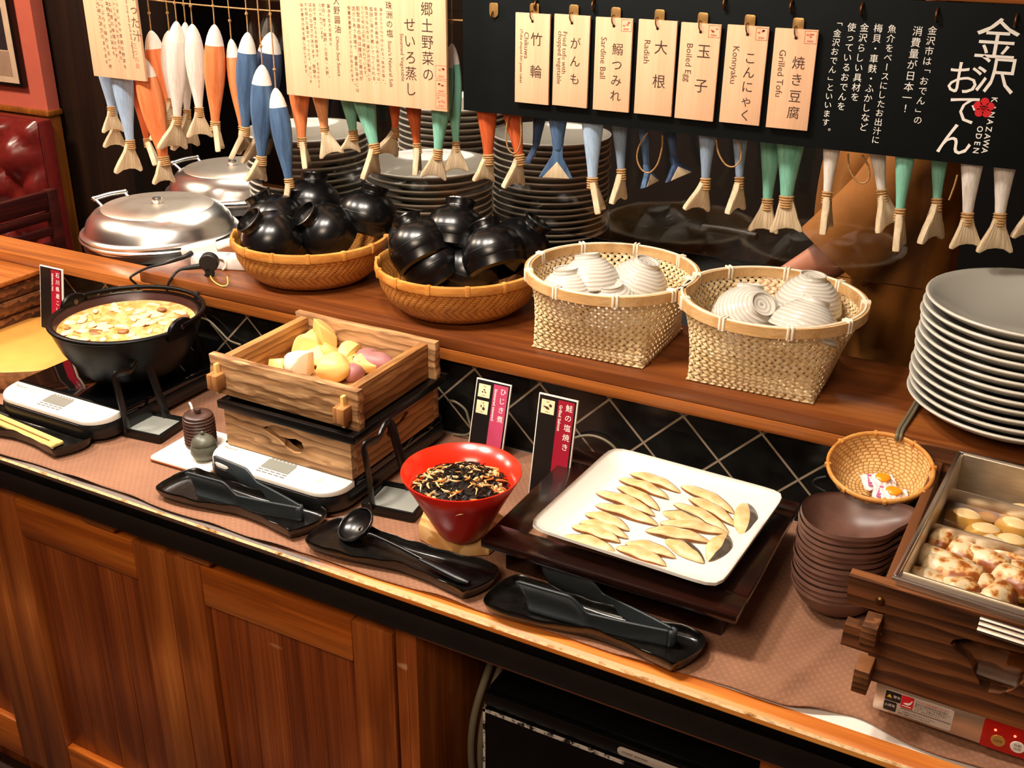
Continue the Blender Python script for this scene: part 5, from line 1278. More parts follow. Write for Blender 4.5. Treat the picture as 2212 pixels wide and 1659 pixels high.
def wallcable(px, z0, r, lbl, mat='hose', y=0.455):
    tag(G().tube([PY(a, b, y - 0.0) for a, b in px], r, 8, sm=6).build('wall_cable', M[mat], smooth=60), lbl, 'cable')
wallcable([(1225, 958), (1245, 945), (1275, 941), (1305, 950), (1330, 970), (1345, 1000)], 0, 0.0024, 'grey cable arching between the crimson card and the white plate')
wallcable([(968, 865), (985, 869), (1005, 885), (1012, 905), (1018, 930), (1005, 940), (980, 938)], 0, 0.0024, 'grey cable looping right of the lower steamer box', y=0.447)
wallcable([(425, 685), (450, 692), (475, 715), (495, 735), (520, 745)], 0, 0.0022, 'thin grey cable along the tiles right of the soup pot')
wallcable([(1783, 1062), (1762, 1050), (1758, 1040), (1768, 1033), (1785, 1030)], 0, 0.0022, 'thin cable loop left of the small bamboo basket', 'rubber', 0.450)
# ---------------------------------------------------------------- chafing dishes
def chafing(c, lbl, rz, R_=0.178):
    t_ = thing('chafing_dish', lbl, 'chafing dish', c, rz, 'round steel chafing dishes')
    G().lathe([(0.0, 0.0), (R_ * 0.93, 0.0), (R_ * 0.96, 0.004), (R_ * 0.97, 0.020), (R_, 0.024), (R_ * 1.005, 0.028), (R_ * 0.99, 0.031)], 80).build('body', M['steel'], t_, 40)
    ld = G().lathe([(R_ * 0.985, 0.0315), (R_ * 0.99, 0.036), (R_ * 0.94, 0.040), (R_ * 0.93, 0.044), (R_ * 0.89, 0.062), (R_ * 0.80, 0.080), (R_ * 0.70, 0.0875)], 80).build('lid', M['chrome'], t_, 50)
    G().lathe([(R_ * 0.70, 0.0878), (R_ * 0.69, 0.0900), (R_ * 0.4, 0.0935), (0.0, 0.095)], 80).build('lid_window', M['steel_b'], ld, 50)
    g = G()
    for s in (-1, 1): g.tube([(-R_ * 0.86, s * 0.038, 0.062), (-R_ * 0.99, s * 0.040, 0.076), (-R_ * 1.04, s * 0.040, 0.082)], 0.0042, 8, sm=3); g.sph((-R_ * 1.04, s * 0.042, 0.082), 0.007, 0, 12, 8)
    g.tube([(-R_ * 1.04, -0.042, 0.082), (-R_ * 1.045, 0, 0.084), (-R_ * 1.04, 0.042, 0.082)], 0.0062, 10, sm=4)
    g.build('handle', M['steel'], ld, 60)
    G().lathe([(0.0, 0.0952), (0.009, 0.0952), (0.012, 0.101), (0.010, 0.107), (0.0, 0.109)], 24).build('knob', M['chrome'], ld, 60)
    return t_
KZ = FL + 1.012
chafing((-1.842, 0.700, KZ + 0.0065), 'front round steel chafing dish beside the power strip', -0.15)
chafing((-1.950, 1.075, KZ + 0.0065), 'rear round steel chafing dish half hidden by the plate stack', -0.1)
for (x, y, lb_) in ((-1.842, 0.700, 'black base ring under the front chafing dish'), (-1.950, 1.075, 'black base ring under the rear chafing dish')):
    tag(G().lathe([(0.10, 0.0), (0.125, 0.0), (0.125, 0.0060), (0.10, 0.0060), (0.10, 0.0)], 48, seam=True, c=(x, y, KZ + 0.0004)).build('base_ring', M['black_matt'], smooth=40), lb_, 'stand', 'stands of the chafing dishes')
# ---------------------------------------------------------------- plate stacks behind the clear screen
p0 = None
def stack(cx, cy, n, R_, where, step=0.0145):
    global p0
    for k in range(n):
        i = n - 1 - k
        lbl = '%s plate of the %s' % (from_top(i, n) if i < 20 else 'a low', where)
        loc = (cx + 0.002 * math.sin(k * 2.7), cy + 0.002 * math.cos(k * 1.9), KZ + 0.0005 + step * k)
        if p0 is None:
            p0 = thing('stacked_plate', lbl, 'plate', loc, 0, 'white plates stacked behind the clear screen')
            G().lathe([(0.0, 0.004), (0.055, 0.004), (0.058, 0.0), (0.064, 0.0), (0.07, 0.006), (0.105, 0.016), (0.128, 0.026), (0.1345, 0.032), (0.134, 0.034), (0.131, 0.034), (0.126, 0.030), (0.104, 0.020), (0.07, 0.0105), (0.0, 0.0095)], 80).build('body', M['china'], p0, 50)
            G().lathe([(0.1318, 0.0342), (0.1344, 0.0340), (0.1352, 0.0325), (0.1343, 0.0308)], 80).build('rim', M['china_rim'], p0, 80)
        else:
            d = dup(p0, loc, (0, 0, k), lbl)
            if R_ != 0.135: d.scale = (R_ / 0.135, R_ / 0.135, 1)
stack(-1.545, 0.885, 17, 0.138, 'tall plate stack behind the left amber basket')
stack(-1.235, 0.905, 14, 0.138, 'short plate stack between the two amber baskets')
stack(-1.365, 1.225, 19, 0.138, 'plate stack farther back above the short stack')
stack(-1.085, 1.195, 16, 0.138, 'plate stack behind the right amber basket', 0.0145)
# a few pots on the dark counter farther right
pt = thing('dark_saucepan', 'dark saucepan on the kitchen counter behind the clear screen', 'saucepan', (-0.82, 1.22, KZ + 0.0005))
G().lathe([(0, 0), (0.10, 0), (0.11, 0.01), (0.112, 0.09), (0.109, 0.09), (0.105, 0.012), (0, 0.01)], 48).build('body', M['black_semi'], pt, 40)
G().tube([(0.11, -0.02, 0.08), (0.18, -0.05, 0.09), (0.25, -0.08, 0.095)], 0.008, 8, sm=3).build('handle', M['black_matt'], pt, 60)
gbw = thing('glass_bowl', 'dim glass bowl standing upside down on the counter behind the left pale basket', 'bowl', (-0.72, 1.02, KZ))
G().lathe([(0.075, 0.0), (0.07, 0.03), (0.05, 0.055), (0.025, 0.066), (0.0, 0.068)], 48).build('body', M['acrylic'], gbw, 60)
G().lathe([(0.075, 0.0), (0.0765, 0.0015), (0.075, 0.003)], 48).build('rim', M['steel'], gbw, 60)
cl_ = thing('reflection_stand_in', 'added mauve stand-in for a reflection in the screen behind the right amber basket', 'cloth', (-0.93, 0.96, KZ), 0.3)  # added solid imitating the blurry pink reflection in the clear screen
for k in range(3): G().box((0.004 * k, 0, 0.008 + 0.0155 * k), (0.13, 0.10, 0.0145), 0.006).build('reflection_layer', M['purple'], cl_)

# ---------------------------------------------------------------- clear screen
GY = 0.742
sg_ = thing('clear_screen', 'clear acrylic screen hanging between shelf and dark kitchen', 'screen', (-0.7, GY, 0.0))
zb_ = PY(1400, 532, GY).z; zb2 = PY(1700, 577, GY).z
G().span((-0.86, -0.0025, zb_), (0.515, 0.0025, 0.98), 0.0).build('panel', M['acrylic'], sg_, 0)
# ---------------------------------------------------------------- hanging boards and fish
RAILZ = 0.96
hr = thing('hanging_rail', 'dark wooden rail above the frame from which boards and fish hang', 'rail', (-0.8, 0.66, RAILZ))
G().span((-1.25, -0.045, 0), (0.95, 0.095, 0.03), 0.003).build('beam', M['trimwood'], hr)
vb = struct(G().span((-0.56, 0.652, 0.7855), (0.75, 0.664, 0.90), 0.0).build('wall_valance', M['salmon'], smooth=0))
struct(G().span((-0.56, 0.645, 0.7705), (0.75, 0.668, 0.785), 0.002).build('trim_4', M['rail']))
BY = 0.640
bl = thing('black_menu_board', 'long black menu board with white brush lettering and wooden tags', 'board', (0, BY, 0))
bx0 = PY(1000, 120, BY).x; bz0 = 0.5495; bz1 = 0.7695
G().span((bx0, 0.0, bz0), (0.16, 0.008, bz1), 0.0008).build('panel', M['board'], bl)
BF = T(0, -0.0005, 0) @ FRONT
def b2(px, py): q = PY(px, py, BY); return q.x, q.z
g = G()
def col(txt, p0_, p1_, off=0.0, s=None):
    x0, z0 = b2(*p0_); x1, z1 = b2(*p1_); n = len(txt); pitch = (z0 - z1) / n
    g.vtext(txt, (x0 + x1) / 2, z0, (s or pitch * 0.92), pitch, 0, off, BF)
col('金沢市は「おでん」の', (2014, 55), (1983, 270)); col('消費量が日本一！', (1983, 55), (1955, 246))
col('魚介をベースにしたお出汁に', (1926, 52), (1893, 312)); col('梅貝・車麩・ふかしなど', (1898, 50), (1866, 285)); col('金沢らしい具材を', (1869, 49), (1845, 220))
col('使っているおでんを', (1841, 48), (1816, 240)); col('「金沢おでん」といいます。', (1812, 42), (1781, 292))
for ch, px, py, sz in (('金', 2154, 86, .056), ('沢', 2152, 163, .052), ('お', 2084, 170, .048), ('で', 2083, 237, .046), ('ん', 2063, 301, .050)):
    x, z = b2(px, py); g.text(ch, x, z, sz * 1.05, 0, 0, 0.0, M=BF)
for wd_, a, b in (('KANAZAWA', (2148, 208), (2128, 333)), ('ODEN', (2117, 271), (2109, 333))):
    x0, z0 = b2(*a); x1, z1 = b2(*b); pt_ = (z0 - z1) / len(wd_)
    for k, c_ in enumerate(wd_): g.text(c_, (x0 + x1) / 2, z0 - pt_ * (k + 0.5), 0.0112, 0, -PI / 2, 0.012, M=BF)
g.build('lettering', M['whiteink'], bl, 0)
g = G(); x, z = b2(2125, 233)
for k in range(5):
    a = PI / 2 + 2 * PI * k / 5; cx_, cz_ = x + 0.0085 * math.cos(a), z + 0.0085 * math.sin(a)
    g.prism([(cx_ + 0.0058 * math.cos(q * PI / 10), cz_ + 0.0058 * math.sin(q * PI / 10)) for q in range(20)], 0, 0.0003, 0, 0, BF)
    g.prism([(x, z - 0.0006), (x + 0.006 * math.cos(a), z + 0.006 * math.sin(a) - 0.0006), (x + 0.006 * math.cos(a), z + 0.006 * math.sin(a) + 0.0008), (x, z + 0.0006)], 0, 0.0003, 0, 0, BF)
g.build('plum_mark', M['plumred'], bl, 0)
for px, py in ((1160, 8), (1284, 8), (1567, 4), (1711, 10), (1863, 16), (2025, 28), (2196, 40)):
    x, z = b2(px, py); G().tube([(x, -0.0002, z + 0.006), (x, -0.006, z + 0.003), (x, -0.009, z - 0.004), (x, -0.006, z - 0.009), (x, -0.003, z - 0.007)], 0.0022, 8, sm=3).build('hook', M['brass_d'], bl, 60)
def clip(x, z, par, name='clip'): return G().prism(rrect(x - 0.0085, z - 0.012, x + 0.0085, z + 0.012, (0.008, 0.008, 0.004, 0.004)), 0, 0.0025, 0.0008, M=T(0, -0.0005, 0) @ FRONT).build(name, M['brass'], par)
x, z = b2(1068, 22); c_ = clip(x, z, bl)
G().tube([(x - 0.001, -0.003, z - 0.002), (x - 0.001, -0.008, z - 0.006), (x - 0.001, -0.006, z - 0.012)], 0.0012, 6, sm=3).build('clip_hook', M['brass_d'], c_)
TAGS = [(1113.5, 26.6, '竹 輪', [('Chikuwa', .0086, -.004), ('(Tube shaped fish paste cake)', .0052, -.0135)], 'chikuwa', 0, 1.15), (1197.6, 30, 'がんも', [('Fried tofu with', .0080, -.0050), ('chopped vegetable', .0080, -.0135)], 'ganmo', 0, 1.0),
        (1287, 36, '鰯つみれ', [('Sardine Ball', .0100, -.0095)], 'sardine ball', 1, 1.0), (1380, 41, '大 根', [('Radish', .0100, -.0085)], 'radish', 0, 1.15),
        (1472, 48, '玉 子', [('Boiled Egg', .0100, -.0085)], 'boiled egg', 1, 1.15), (1572, 53, 'こんにゃく', [('Konnyaku', .0100, -.0085)], 'konnyaku', 1, 1.0), (1675, 60, '焼き豆腐', [('Grilled Tofu', .0100, -.0105)], 'grilled tofu', 1, 1.0)]
WHERE = ['first wooden menu tag from the left, lettered', 'second wooden menu tag, lettered', 'third wooden menu tag, lettered', 'fourth wooden menu tag, lettered', 'fifth wooden menu tag, lettered', 'sixth wooden menu tag, lettered', 'last wooden menu tag at the right, lettered']
def stampmark(par, M_, xc, zc, s, kind):
    g = G()
    for (a, b, c, d) in ((-s, -s, s, -s + .0004), (-s, s - .0004, s, s), (-s, -s, -s + .0004, s), (s - .0004, -s, s, s)): g.prism([(xc + a, zc + b), (xc + c, zc + b), (xc + c, zc + d), (xc + a, zc + d)], 0, 0.0002, 0, 0, M_)
    rn = random.Random(kind)
    for k in range(4):
        a, b = rn.uniform(-.55, .55) * s, rn.uniform(-.1, .6) * s
        g.prism([(xc + a + .22 * s * math.cos(q), zc + b + .13 * s * math.sin(q)) for q in [i * PI / 5 for i in range(10)]], 0, 0.0002, 0, 0, M_)
    for k in range(3): g.prism([(xc + (-.5 + .35 * k) * s, zc - .72 * s), (xc + (-.27 + .35 * k) * s, zc - .72 * s), (xc + (-.27 + .35 * k) * s, zc - .5 * s), (xc + (-.5 + .35 * k) * s, zc - .5 * s)], 0, 0.0002, 0, 0, M_)
    return g.build('stamp', M['redink'], par, 0)
for k, (px, py, jp, en, nm, stp, fs) in enumerate(TAGS):
    q = PY(px, py, 0.630); Wt, Ht = 0.0645, 0.147
    t_ = thing('wooden_menu_tag', '%s %s on the black board' % (WHERE[k], nm), 'menu tag', (q.x + Wt / 2, 0.630, q.z), 0.0, 'wooden tags on the black menu board', rot=(0, [0.0, 0.004, -0.004, 0.0, 0.006, 0.004, -0.006][k], 0))
    G().span((-Wt / 2, 0.0, -Ht), (Wt / 2, 0.005, 0), 0.0006).build('panel', M['signwood'], t_)
    A_ = T(0, -0.0003, 0) @ FRONT
    g = G(); n = len(jp); y0 = {2: -.028, 3: -.030, 4: -.036, 5: -.036}[n] if True else 0
    pitch = {3: .0285, 4: .0245, 5: .0215}[n]
    if ' ' in jp: pitch = .0262; y0 = -.028
    g.vtext(jp, 0.0080, y0, 0.0215 * (0.98 if n < 5 else .95) * fs * .95, pitch, 0, 0.0, A_); g.build('lettering', M['ink'], t_, 0)
    g = G()
    for (s_, sz, xo) in en: g.text(s_, xo - 0.0065, -0.026 - (0.004 if len(s_) < 14 else 0), sz * 1.42, 0, -PI / 2, 0, align='L', M=A_)
    g.build('small_lettering', M['inkl'], t_, 0)
    G().lathe([(0, 0), (0.0023, 0), (0.0023, 0.0004), (0, 0.0004)], 14).xf(T(0, -0.0001, -0.0125) @ RX(PI / 2)).build('hole', M['card_b'], t_, 0)
    cc = clip(0, 0.0035, t_, 'clip'); cc.location.y = 0.0085
    G().tube([(-0.0026, 0.0078, 0.004), (-0.0024, -0.004, 0.002), (-0.001, -0.006, -0.006), (0, -0.0005, -0.0120)], 0.0010, 6, sm=4).build('wire', M['brass_d'], t_, 60)
    if stp: stampmark(t_, A_, Wt / 2 - 0.0105, -0.0105, 0.009, k)
# wooden signs
SY = 0.622
def sign(px_l, px_r, pz_b, lbl, nm='wooden_sign'):
    a = PY(*px_l, SY); b = PY(*px_r, SY); t_ = thing(nm, lbl, 'sign', ((a.x + b.x) / 2, SY, a.z), 0, 'pale wooden hanging signs')
    W = b.x - a.x; H_ = 0.26
    G().span((-W / 2, 0, 0), (W / 2, 0.007, H_), 0.0008).build('panel', M['signwood'], t_)
    g = G()
    for s in (-1, 1): g.tube([(s * W * 0.4, 0.0035, H_ + 0.0005), (s * W * 0.4, 0.0035, RAILZ - a.z + 0.006)], 0.0012, 6)
    g.build('cord', M['twine'], t_)
    return t_, W
s2, W2 = sign((620, 204), (966, 240), 0, 'pale wooden sign with vertical lettering left of the black board')
A_ = T(0, -0.0003, 0) @ FRONT
def s2p(px, py): q = PY(px, py, SY); return q.x - s2.location.x, q.z - s2.location.z
def scol(g, s2p_, txt, p0_, p1_, off=0.0, fill=0.92):
    x0, z0 = s2p_(*p0_); x1, z1 = s2p_(*p1_); pitch = (z0 - z1) / len(txt); g.vtext(txt, (x0 + x1) / 2, z0, pitch * fill, pitch, 0, off, A_)
g = G()
scol(g, s2p, '郷土野菜の', (925, 2), (922, 178), 0.0); scol(g, s2p, 'せいろ蒸し', (890, 36), (884, 210), 0.0)
scol(g, s2p, '珠洲の塩', (841, 2), (841, 82), 0.0); scol(g, s2p, '大野醤油', (728, -8), (728, 73), 0.0)
g.build('lettering', M['ink'], s2, 0)
g = G()
for (tx, p_) in (('Steamed Vegetable', (868, 72)), ("Suzu's Natural Salt", (842, 88)), ('Ohno Soy Sauce', (729, 78))):
    x, z = s2p(*p_); g.text(tx, x, z, 0.0108, 0, -PI / 2, 0, align='L', M=A_)
for tx, x_, y0, y1 in (('海水１００％で作られる「珠洲の塩」。', 826, 16, 186), ('能登半島の最先端にある珠洲市では、', 815, 15, 185), ('塩田に海水を撒いてつくられる、', 805, 14, 186), ('製法で今も作る「揚げ浜式製塩」が', 795, 13, 176), ('５００年以上受け継がれています。', 786, 12, 171),
                        ('能登半島の海は暖流と寒流が', 777, 12, 175), ('混ざりあう漁場で、豊富な海水には', 768, 13, 200), ('微量栄養素とミネラルが含まれます。', 758, 12, 188),
                        ('醤油の五大名産地の', 712, 8, 100), ('野田・銚子・龍野・小豆島・大野。', 703, 7, 172), ('といわれています。', 694, 6, 95), ('金沢で醸される大野醤油は、まろやかさと', 684, 6, 190), ('ほのかな甘さがあります。発酵の', 675, 5, 170), ('きめ細かな醤油がつくりだす、深いうま', 666, 5, 180), ('味が素材の味を醸し出しています。', 657, 6, 168)):
    scol(g, s2p, tx, (x_, y0), (x_, y1), 0.0, 0.86)
g.build('small_lettering', M['inkl'], s2, 0)
for k, (px, py) in enumerate(((953, 156), (953, 188), (953, 220))):
    x, z = s2p(px, py); stampmark(s2, A_, x, z, 0.0115, 20 + k)
s1, W1 = sign((203, 164), (315, 176), 0, 'narrow pale wooden sign hanging at far left before the dark pillar')
def s1p(px, py): q = PY(px, py, SY); return q.x - s1.location.x, q.z - s1.location.z
g = G(); scol(g, s1p, 'めった汁', (288, -24), (293, 92), 0.0); g.build('lettering', M['inkl'], s1, 0)
g = G(); scol(g, s1p, '三つの具', (293, 92), (296, 150), 0.0); g.build('faint_lettering', M['redink'], s1, 0)
g = G()
for tx, x_, y0, y1 in (('さつまいもや季節の野菜を', 259, -10, 150), ('じっくり煮込んだ石川県の', 251, -10, 130), ('郷土料理の味噌汁です。', 243, -12, 140), ('加賀野菜の甘みと旨みを', 236, -10, 120), ('たっぷりと味わえる一杯', 227, -10, 150), ('心も体もあたたまります', 219, -12, 140), ('どうぞお召し上がり下さい', 211, -12, 82)):
    scol(g, s1p, tx, (x_, y0), (x_ + 3, y1), 0.0, 0.72)
x, z = s1p(272, -10); g.text('Miso soup with pork and vegetables', x, z, 0.0085, 0, -PI / 2, 0, align='L', M=A_)
g.build('small_lettering', M['inkl'], s1, 0)
# horizontal string
tag(G().tube([(-1.86, 0.668, 0.705), (-1.72, 0.664, 0.698), (-1.5, 0.662, 0.694), (-1.2, 0.661, 0.696), (-0.99, 0.662, 0.70)], 0.0015, 6, sm=4).build('string', M['twine'], smooth=60), 'thin twine stretched sideways between the hanging fish and the signs', 'string')
# ---- wooden fish
def fish(N, B, E, wpx, col, lbl, y=0.668, face=0.0, kind=0, loop=None, band=True):
    n = PY(N[0], N[1], y); b = PY(B[0], B[1], y); e = PY(E[0], E[1], y)
    d = b - n; L = d.length; lean = math.atan2(-d.x, -d.z)
    wv = PY(N[0] + wpx, N[1], y).x - n.x
    t_ = thing('wooden_fish', lbl, 'fish ornament', n, group='painted wooden fish hanging on cords', rot=(0, lean, 0))
    sc = [(0.0, .10), (.02, .28), (.06, .50), (.12, .70), (.20, .86), (.30, .97), (.40, 1.0), (.50, .97), (.60, .88), (.70, .75), (.80, .60), (.90, .46), (1.0, .37)]
    hw_ = wv / 2 * math.cos(math.atan2(-n.x, y - EYE[1]) * 0.92)
    fe_ = math.atan2(EYE[1] - y, -n.x) + PI / 2
    M_ = RZ(fe_); face = fe_ + face
    hcut = 5
    def body(seg): return [(max(hw_ * s, 0.0005), -L * t) for t, s in seg]
    g = G().lathe([(0.0004, 0.0)] + body(sc[:hcut]), 24, ey=0.8).xf(M_); hd_ = g.build('head', M['fishwhite'], t_, 60)
    g = G().lathe(body(sc[hcut - 1:]) + [(0.0004, -L - 0.002)], 24, ey=0.8).xf(M_); g.build('body', FC[col], t_, 60)
    tv = e - b; TL = tv.length; tl = math.atan2(-tv.x, -tv.z) - lean
    MT = T(0, 0, -L) @ RY(tl) @ RZ(face)
    if kind == 0:
        if band:
            g = G(); pr = []
            r0 = hw_ * .40
            for k in range(5): pr += [(r0, 0.005 - k * 0.0042), (r0 + 0.0022, 0.003 - k * 0.0042)]
            pr.append((r0, 0.005 - 5 * 0.0042)); g.lathe(pr, 20, ey=0.8).xf(T(0, 0, -L) @ M_); g.build('twine_band', M['twine'], t_, 60)
        w0 = hw_ * .42; w1 = max(0.020, TL * .46)
        o = [(-w0, -0.004), (w0, -0.004), (w0 * 1.35, -TL * .30), (w1 * .72, -TL * .60), (w1 * .98, -TL * .88), (w1, -TL * .97), (w1 * .84, -TL), (w1 * .45, -TL * .89), (0.0, -TL * .86), (-w1 * .45, -TL * .89), (-w1 * .84, -TL), (-w1, -TL * .97), (-w1 * .98, -TL * .88), (-w1 * .72, -TL * .60), (-w0 * 1.35, -TL * .30)]
        g = G().prism(o[::-1], -0.0055, 0.0055, 0.0026, M=MT @ FRONT)
        tf = g.build('tail', M['fishtail'], t_, 30)
        g = G()
        for k in range(-3, 4):
            if not k: continue
            for sgn in (-1, 1): g.tube([Vector((w0 * .28 * k, sgn * 0.0054, -TL * .15)), Vector((w1 * .235 * k, sgn * 0.0054, -TL * .80))], 0.00045, 4)
        g.xf(MT).build('groove', M['fishgroove'], tf, 0)
    else:
        w0 = hw_ * .34; w1 = max(0.030, TL * .58)
        o = [(-w0, 0.006), (w0, 0.006), (w0 * 1.2, -TL * .25), (w1, -TL), (-w1, -TL), (-w0 * 1.2, -TL * .25)]
        g = G().prism(o, -0.005, 0.005, 0.0015, M=MT @ FRONT); tf = g.build('tail', FC[col], t_, 30)
        o = [(0, -TL * .42), (w1 * .80, -TL * 1.004), (-w1 * .80, -TL * 1.004)]
        G().prism(o, -0.0056, 0.0056, 0.0005, M=MT @ FRONT).build('tail_patch', M['fishtail'], tf, 30)
    # hanging cord up to the rail
    inv = (T(*n) @ RY(lean)).inverted()
    top = Vector((n.x + 0.004, y, RAILZ + 0.004))
    pts = [inv @ Vector((n.x, n.y, n.z - 0.006)), inv @ Vector((n.x + 0.001, n.y, n.z + 0.02)), inv @ top]
    g = G().tube(pts, 0.0013, 6)
    g.sph(inv @ Vector((n.x + 0.001, n.y, n.z + 0.035)), 0.0034, 0, 8, 6)
    g.build('cord', M['twine'], t_, 60)
    if loop:
        ps_ = [inv @ PY(p[0], p[1], y - 0.022) for p in loop]
        G().tube(ps_, 0.0015, 6, sm=6).build('twine_loop', M['twine'], t_, 60)
    return t_
ED = 1.38      # tail turned nearly edge-on
fish((214, 62), (240, 234), (245, 286), 36, 'light_blue', 'leftmost light blue fish with a flared tan tail below the narrow sign', .676, .25)
fish((222, 80), (249, 268), (247, 318), 34, 'light_blue', 'fish tail showing below the leftmost light blue fish', .700, .35)
fish((250, 62), (281, 306), (277, 372), 46, 'light_blue', 'light blue fish in front with a pale forked tail below the narrow sign', .655, .5)
fish((275, 70), (317, 303), (341, 358), 32, 'rust', 'slim orange fish with a narrow bent tail behind the front orange fish', .690, ED)
fish((326, 66), (362, 258), (366, 318), 46, 'orange', 'orange fish with white pointed head right of the narrow sign', .684, .9)
fish((306, 122), (354, 342), (354, 396), 54, 'orange', 'front orange fish ending lowest left of the white fish', .652, .45)
fish((365, 66), (370, 215), (360, 300), 38, 'white', 'leftmost of the white fish with a thin stick beside it', .686, .6)
fish((381, 46), (383, 254), (372, 322), 44, 'white', 'front white fish with a long forked tail', .660, .45)
fish((400, 48), (404, 240), (400, 320), 34, 'white', 'white fish hidden behind the front white one', .700, .7)
fish((415, 52), (430, 236), (432, 297), 42, 'white', 'pinkish white fish right of the front white fish', .676, .2)
fish((463, 53), (465, 266), (476, 325), 46, 'orange', 'orange fish with large white head and narrow tail', .662, ED)
fish((499, 84), (523, 276), (528, 330), 34, 'orange', 'slim orange fish leaning behind the left blue fish', .686, 1.0)
fish((535, 70), (530, 278), (505, 330), 46, 'blue', 'left blue fish of the blue cluster with bent narrow tail', .664, ED)
fish((586, 70), (570, 272), (546, 345), 58, 'navy', 'dark blue fish behind at the right of the blue cluster', .716, .9)
fish((566, 140), (565, 341), (552, 391), 50, 'blue', 'front blue fish in the middle of the blue cluster', .640, .5)
fish((595, 190), (624, 390), (618, 448), 44, 'blue', 'lowest hanging blue fish with a narrow straight tail', .636, ED)
fish((640, 100), (652, 301), (664, 362), 46, 'orange', 'orange fish with narrow tail at the left under the lettered sign', .664, ED)
fish((676, 70), (701, 279), (718, 338), 44, 'peach', 'peach orange fish with ribbed fan tail under the lettered sign', .676, .2)
fish((735, 80), (763, 286), (757, 326), 44, 'green', 'darker green fish with tan fan tail under the lettered sign', .690, .1)
fish((762, 100), (808, 315), (800, 382), 52, 'green', 'lighter green fish with narrow tail in the middle under the lettered sign', .664, .95)
fish((848, 80), (854, 280), (832, 336), 36, 'rust', 'rust orange fish with tan tail under the lettered sign', .690, .5)
fish((880, 90), (901, 314), (901, 374), 40, 'rust', 'rust orange fish with a thin straight tail under the lettered sign', .680, ED)
fish((976, 94), (985, 310), (985, 372), 36, 'green', 'green fish with white head beside the right edge of the lettered sign', .684, .15)
fish((962, 95), (946, 327), (936, 386), 48, 'green', 'front pale green fish with a big white fan tail', .656, .05)
fish((1046, 60), (1055, 338), (1044, 392), 56, 'rust', 'orange fish hanging left under the black board', .668, .5)
fish((1080, 70), (1122, 339), (1108, 404), 52, 'rust', 'orange fish with twine loop under the black board', .676, .75, loop=[(1098, 250), (1093, 290), (1098, 322), (1112, 331), (1122, 318), (1126, 290), (1124, 252)])
fish((1190, 70), (1158, 312), (1145, 342), 44, 'navy', 'dark blue fish turned edge-on beside the big blue tail', .700, 1.4, kind=1)
fish((1206, 60), (1205, 322), (1201, 383), 62, 'blue', 'blue fish with a wide cream tipped triangular tail', .664, .0, kind=1)
fish((1281, 70), (1280, 388), (1298, 458), 56, 'light_blue', 'light blue fish with bent narrow tail right of the triangular tail', .662, ED)
fish((1332, 80), (1342, 370), (1335, 436), 44, 'greyblue', 'grey blue fish with slim tail behind the light blue one', .690, 1.05)
fish((1378, 90), (1397, 362), (1405, 398), 34, 'blue', 'small dark blue fish with twine loop and blunt tail', .690, 1.1, kind=1, loop=[(1400, 285), (1383, 310), (1376, 340), (1385, 365), (1402, 373), (1420, 355), (1430, 320), (1431, 292)])
fish((1430, 95), (1456, 345), (1468, 382), 36, 'navy', 'dark blue fish with a small triangular cream tipped tail', .690, .7, kind=1)
fish((1538, 90), (1524, 390), (1503, 455), 50, 'greyblue', 'grey blue fish with foot shaped tail under the board middle', .668, .55)
fish((1604, 95), (1597, 388), (1588, 458), 44, 'greyblue', 'grey blue fish with narrow split tail beside a twine loop', .680, 1.0, loop=[(1547, 300), (1552, 330), (1567, 355), (1585, 360), (1600, 345), (1600, 320), (1592, 303)])
fish((1680, 100), (1658, 434), (1648, 502), 58, 'green', 'green fish behind with a ribbed greyish fan tail', .712, .0)
fish((1724, 95), (1699, 428), (1698, 502), 76, 'green', 'front green fish with a wide cream fan tail under the last tag', .684, .0)
fish((1818, 110), (1787, 419), (1785, 500), 50, 'white', 'white fish with a thin straight tail right of the green pair', .664, ED)
fish((1872, 110), (1905, 415), (1923, 494), 52, 'white', 'white fish with ribbed tail beside the hanging twine loop', .680, .8, loop=[(1832, 332), (1834, 360), (1846, 386), (1864, 396), (1877, 386), (1876, 360), (1862, 335)])
fish((1976, 120), (1944, 456), (1943, 536), 54, 'green', 'green fish with a long thin tail before the ochre shirt', .660, ED)
fish((2042, 130), (2024, 434), (2010, 522), 52, 'green', 'darker green fish with ribbed narrow tail near the right', .690, 1.0)
fish((2120, 130), (2090, 465), (2085, 536), 64, 'white', 'white fish with a striped fan tail near the right frame edge', .662, .35, loop=[(2068, 378), (2062, 400), (2053, 425), (2050, 432)])
fish((2194, 130), (2160, 466), (2147, 546), 66, 'white', 'rightmost white fish with a forked tail', .668, .35)
fish((2270, 140), (2238, 440), (2216, 515), 60, 'peach', 'tail tip of an orange fish cut by the right frame edge', .690, .6)
# ---------------------------------------------------------------- left background furniture
pc = thing('framed_picture', 'black framed picture with dark print on the salmon wall', 'picture', PY(8, 60, 1.30))
q1 = PY(62, 188, 1.30); q0 = Vector(pc.location); ax = q1.x - q0.x; az = q1.z - q0.z
G().span((-0.55, -0.022, az), (ax, -0.001, 0.50), 0.003).build('frame', M['frame'], pc)
G().span((-0.52, -0.0235, az + 0.012), (ax - 0.010, -0.0222, 0.48)).build('mat', M['matw'], pc, 0)
G().span((-0.48, -0.0245, az + 0.112), (ax - 0.036, -0.0237, 0.46)).build('print', M['print'], pc, 0)
G().span((-0.48, -0.0245, az + 0.032), (ax - 0.034, -0.0237, az + 0.108)).build('caption_panel', M['printl'], pc, 0)
bo = thing('leather_booth_seat', 'oxblood tufted leather booth seat under the salmon wall', 'booth seat', (-3.35, 1.245, FL))
btop = PY(40, 258, 1.22).z - FL
xr_ = PY(76, 330, 1.20).x + 3.35
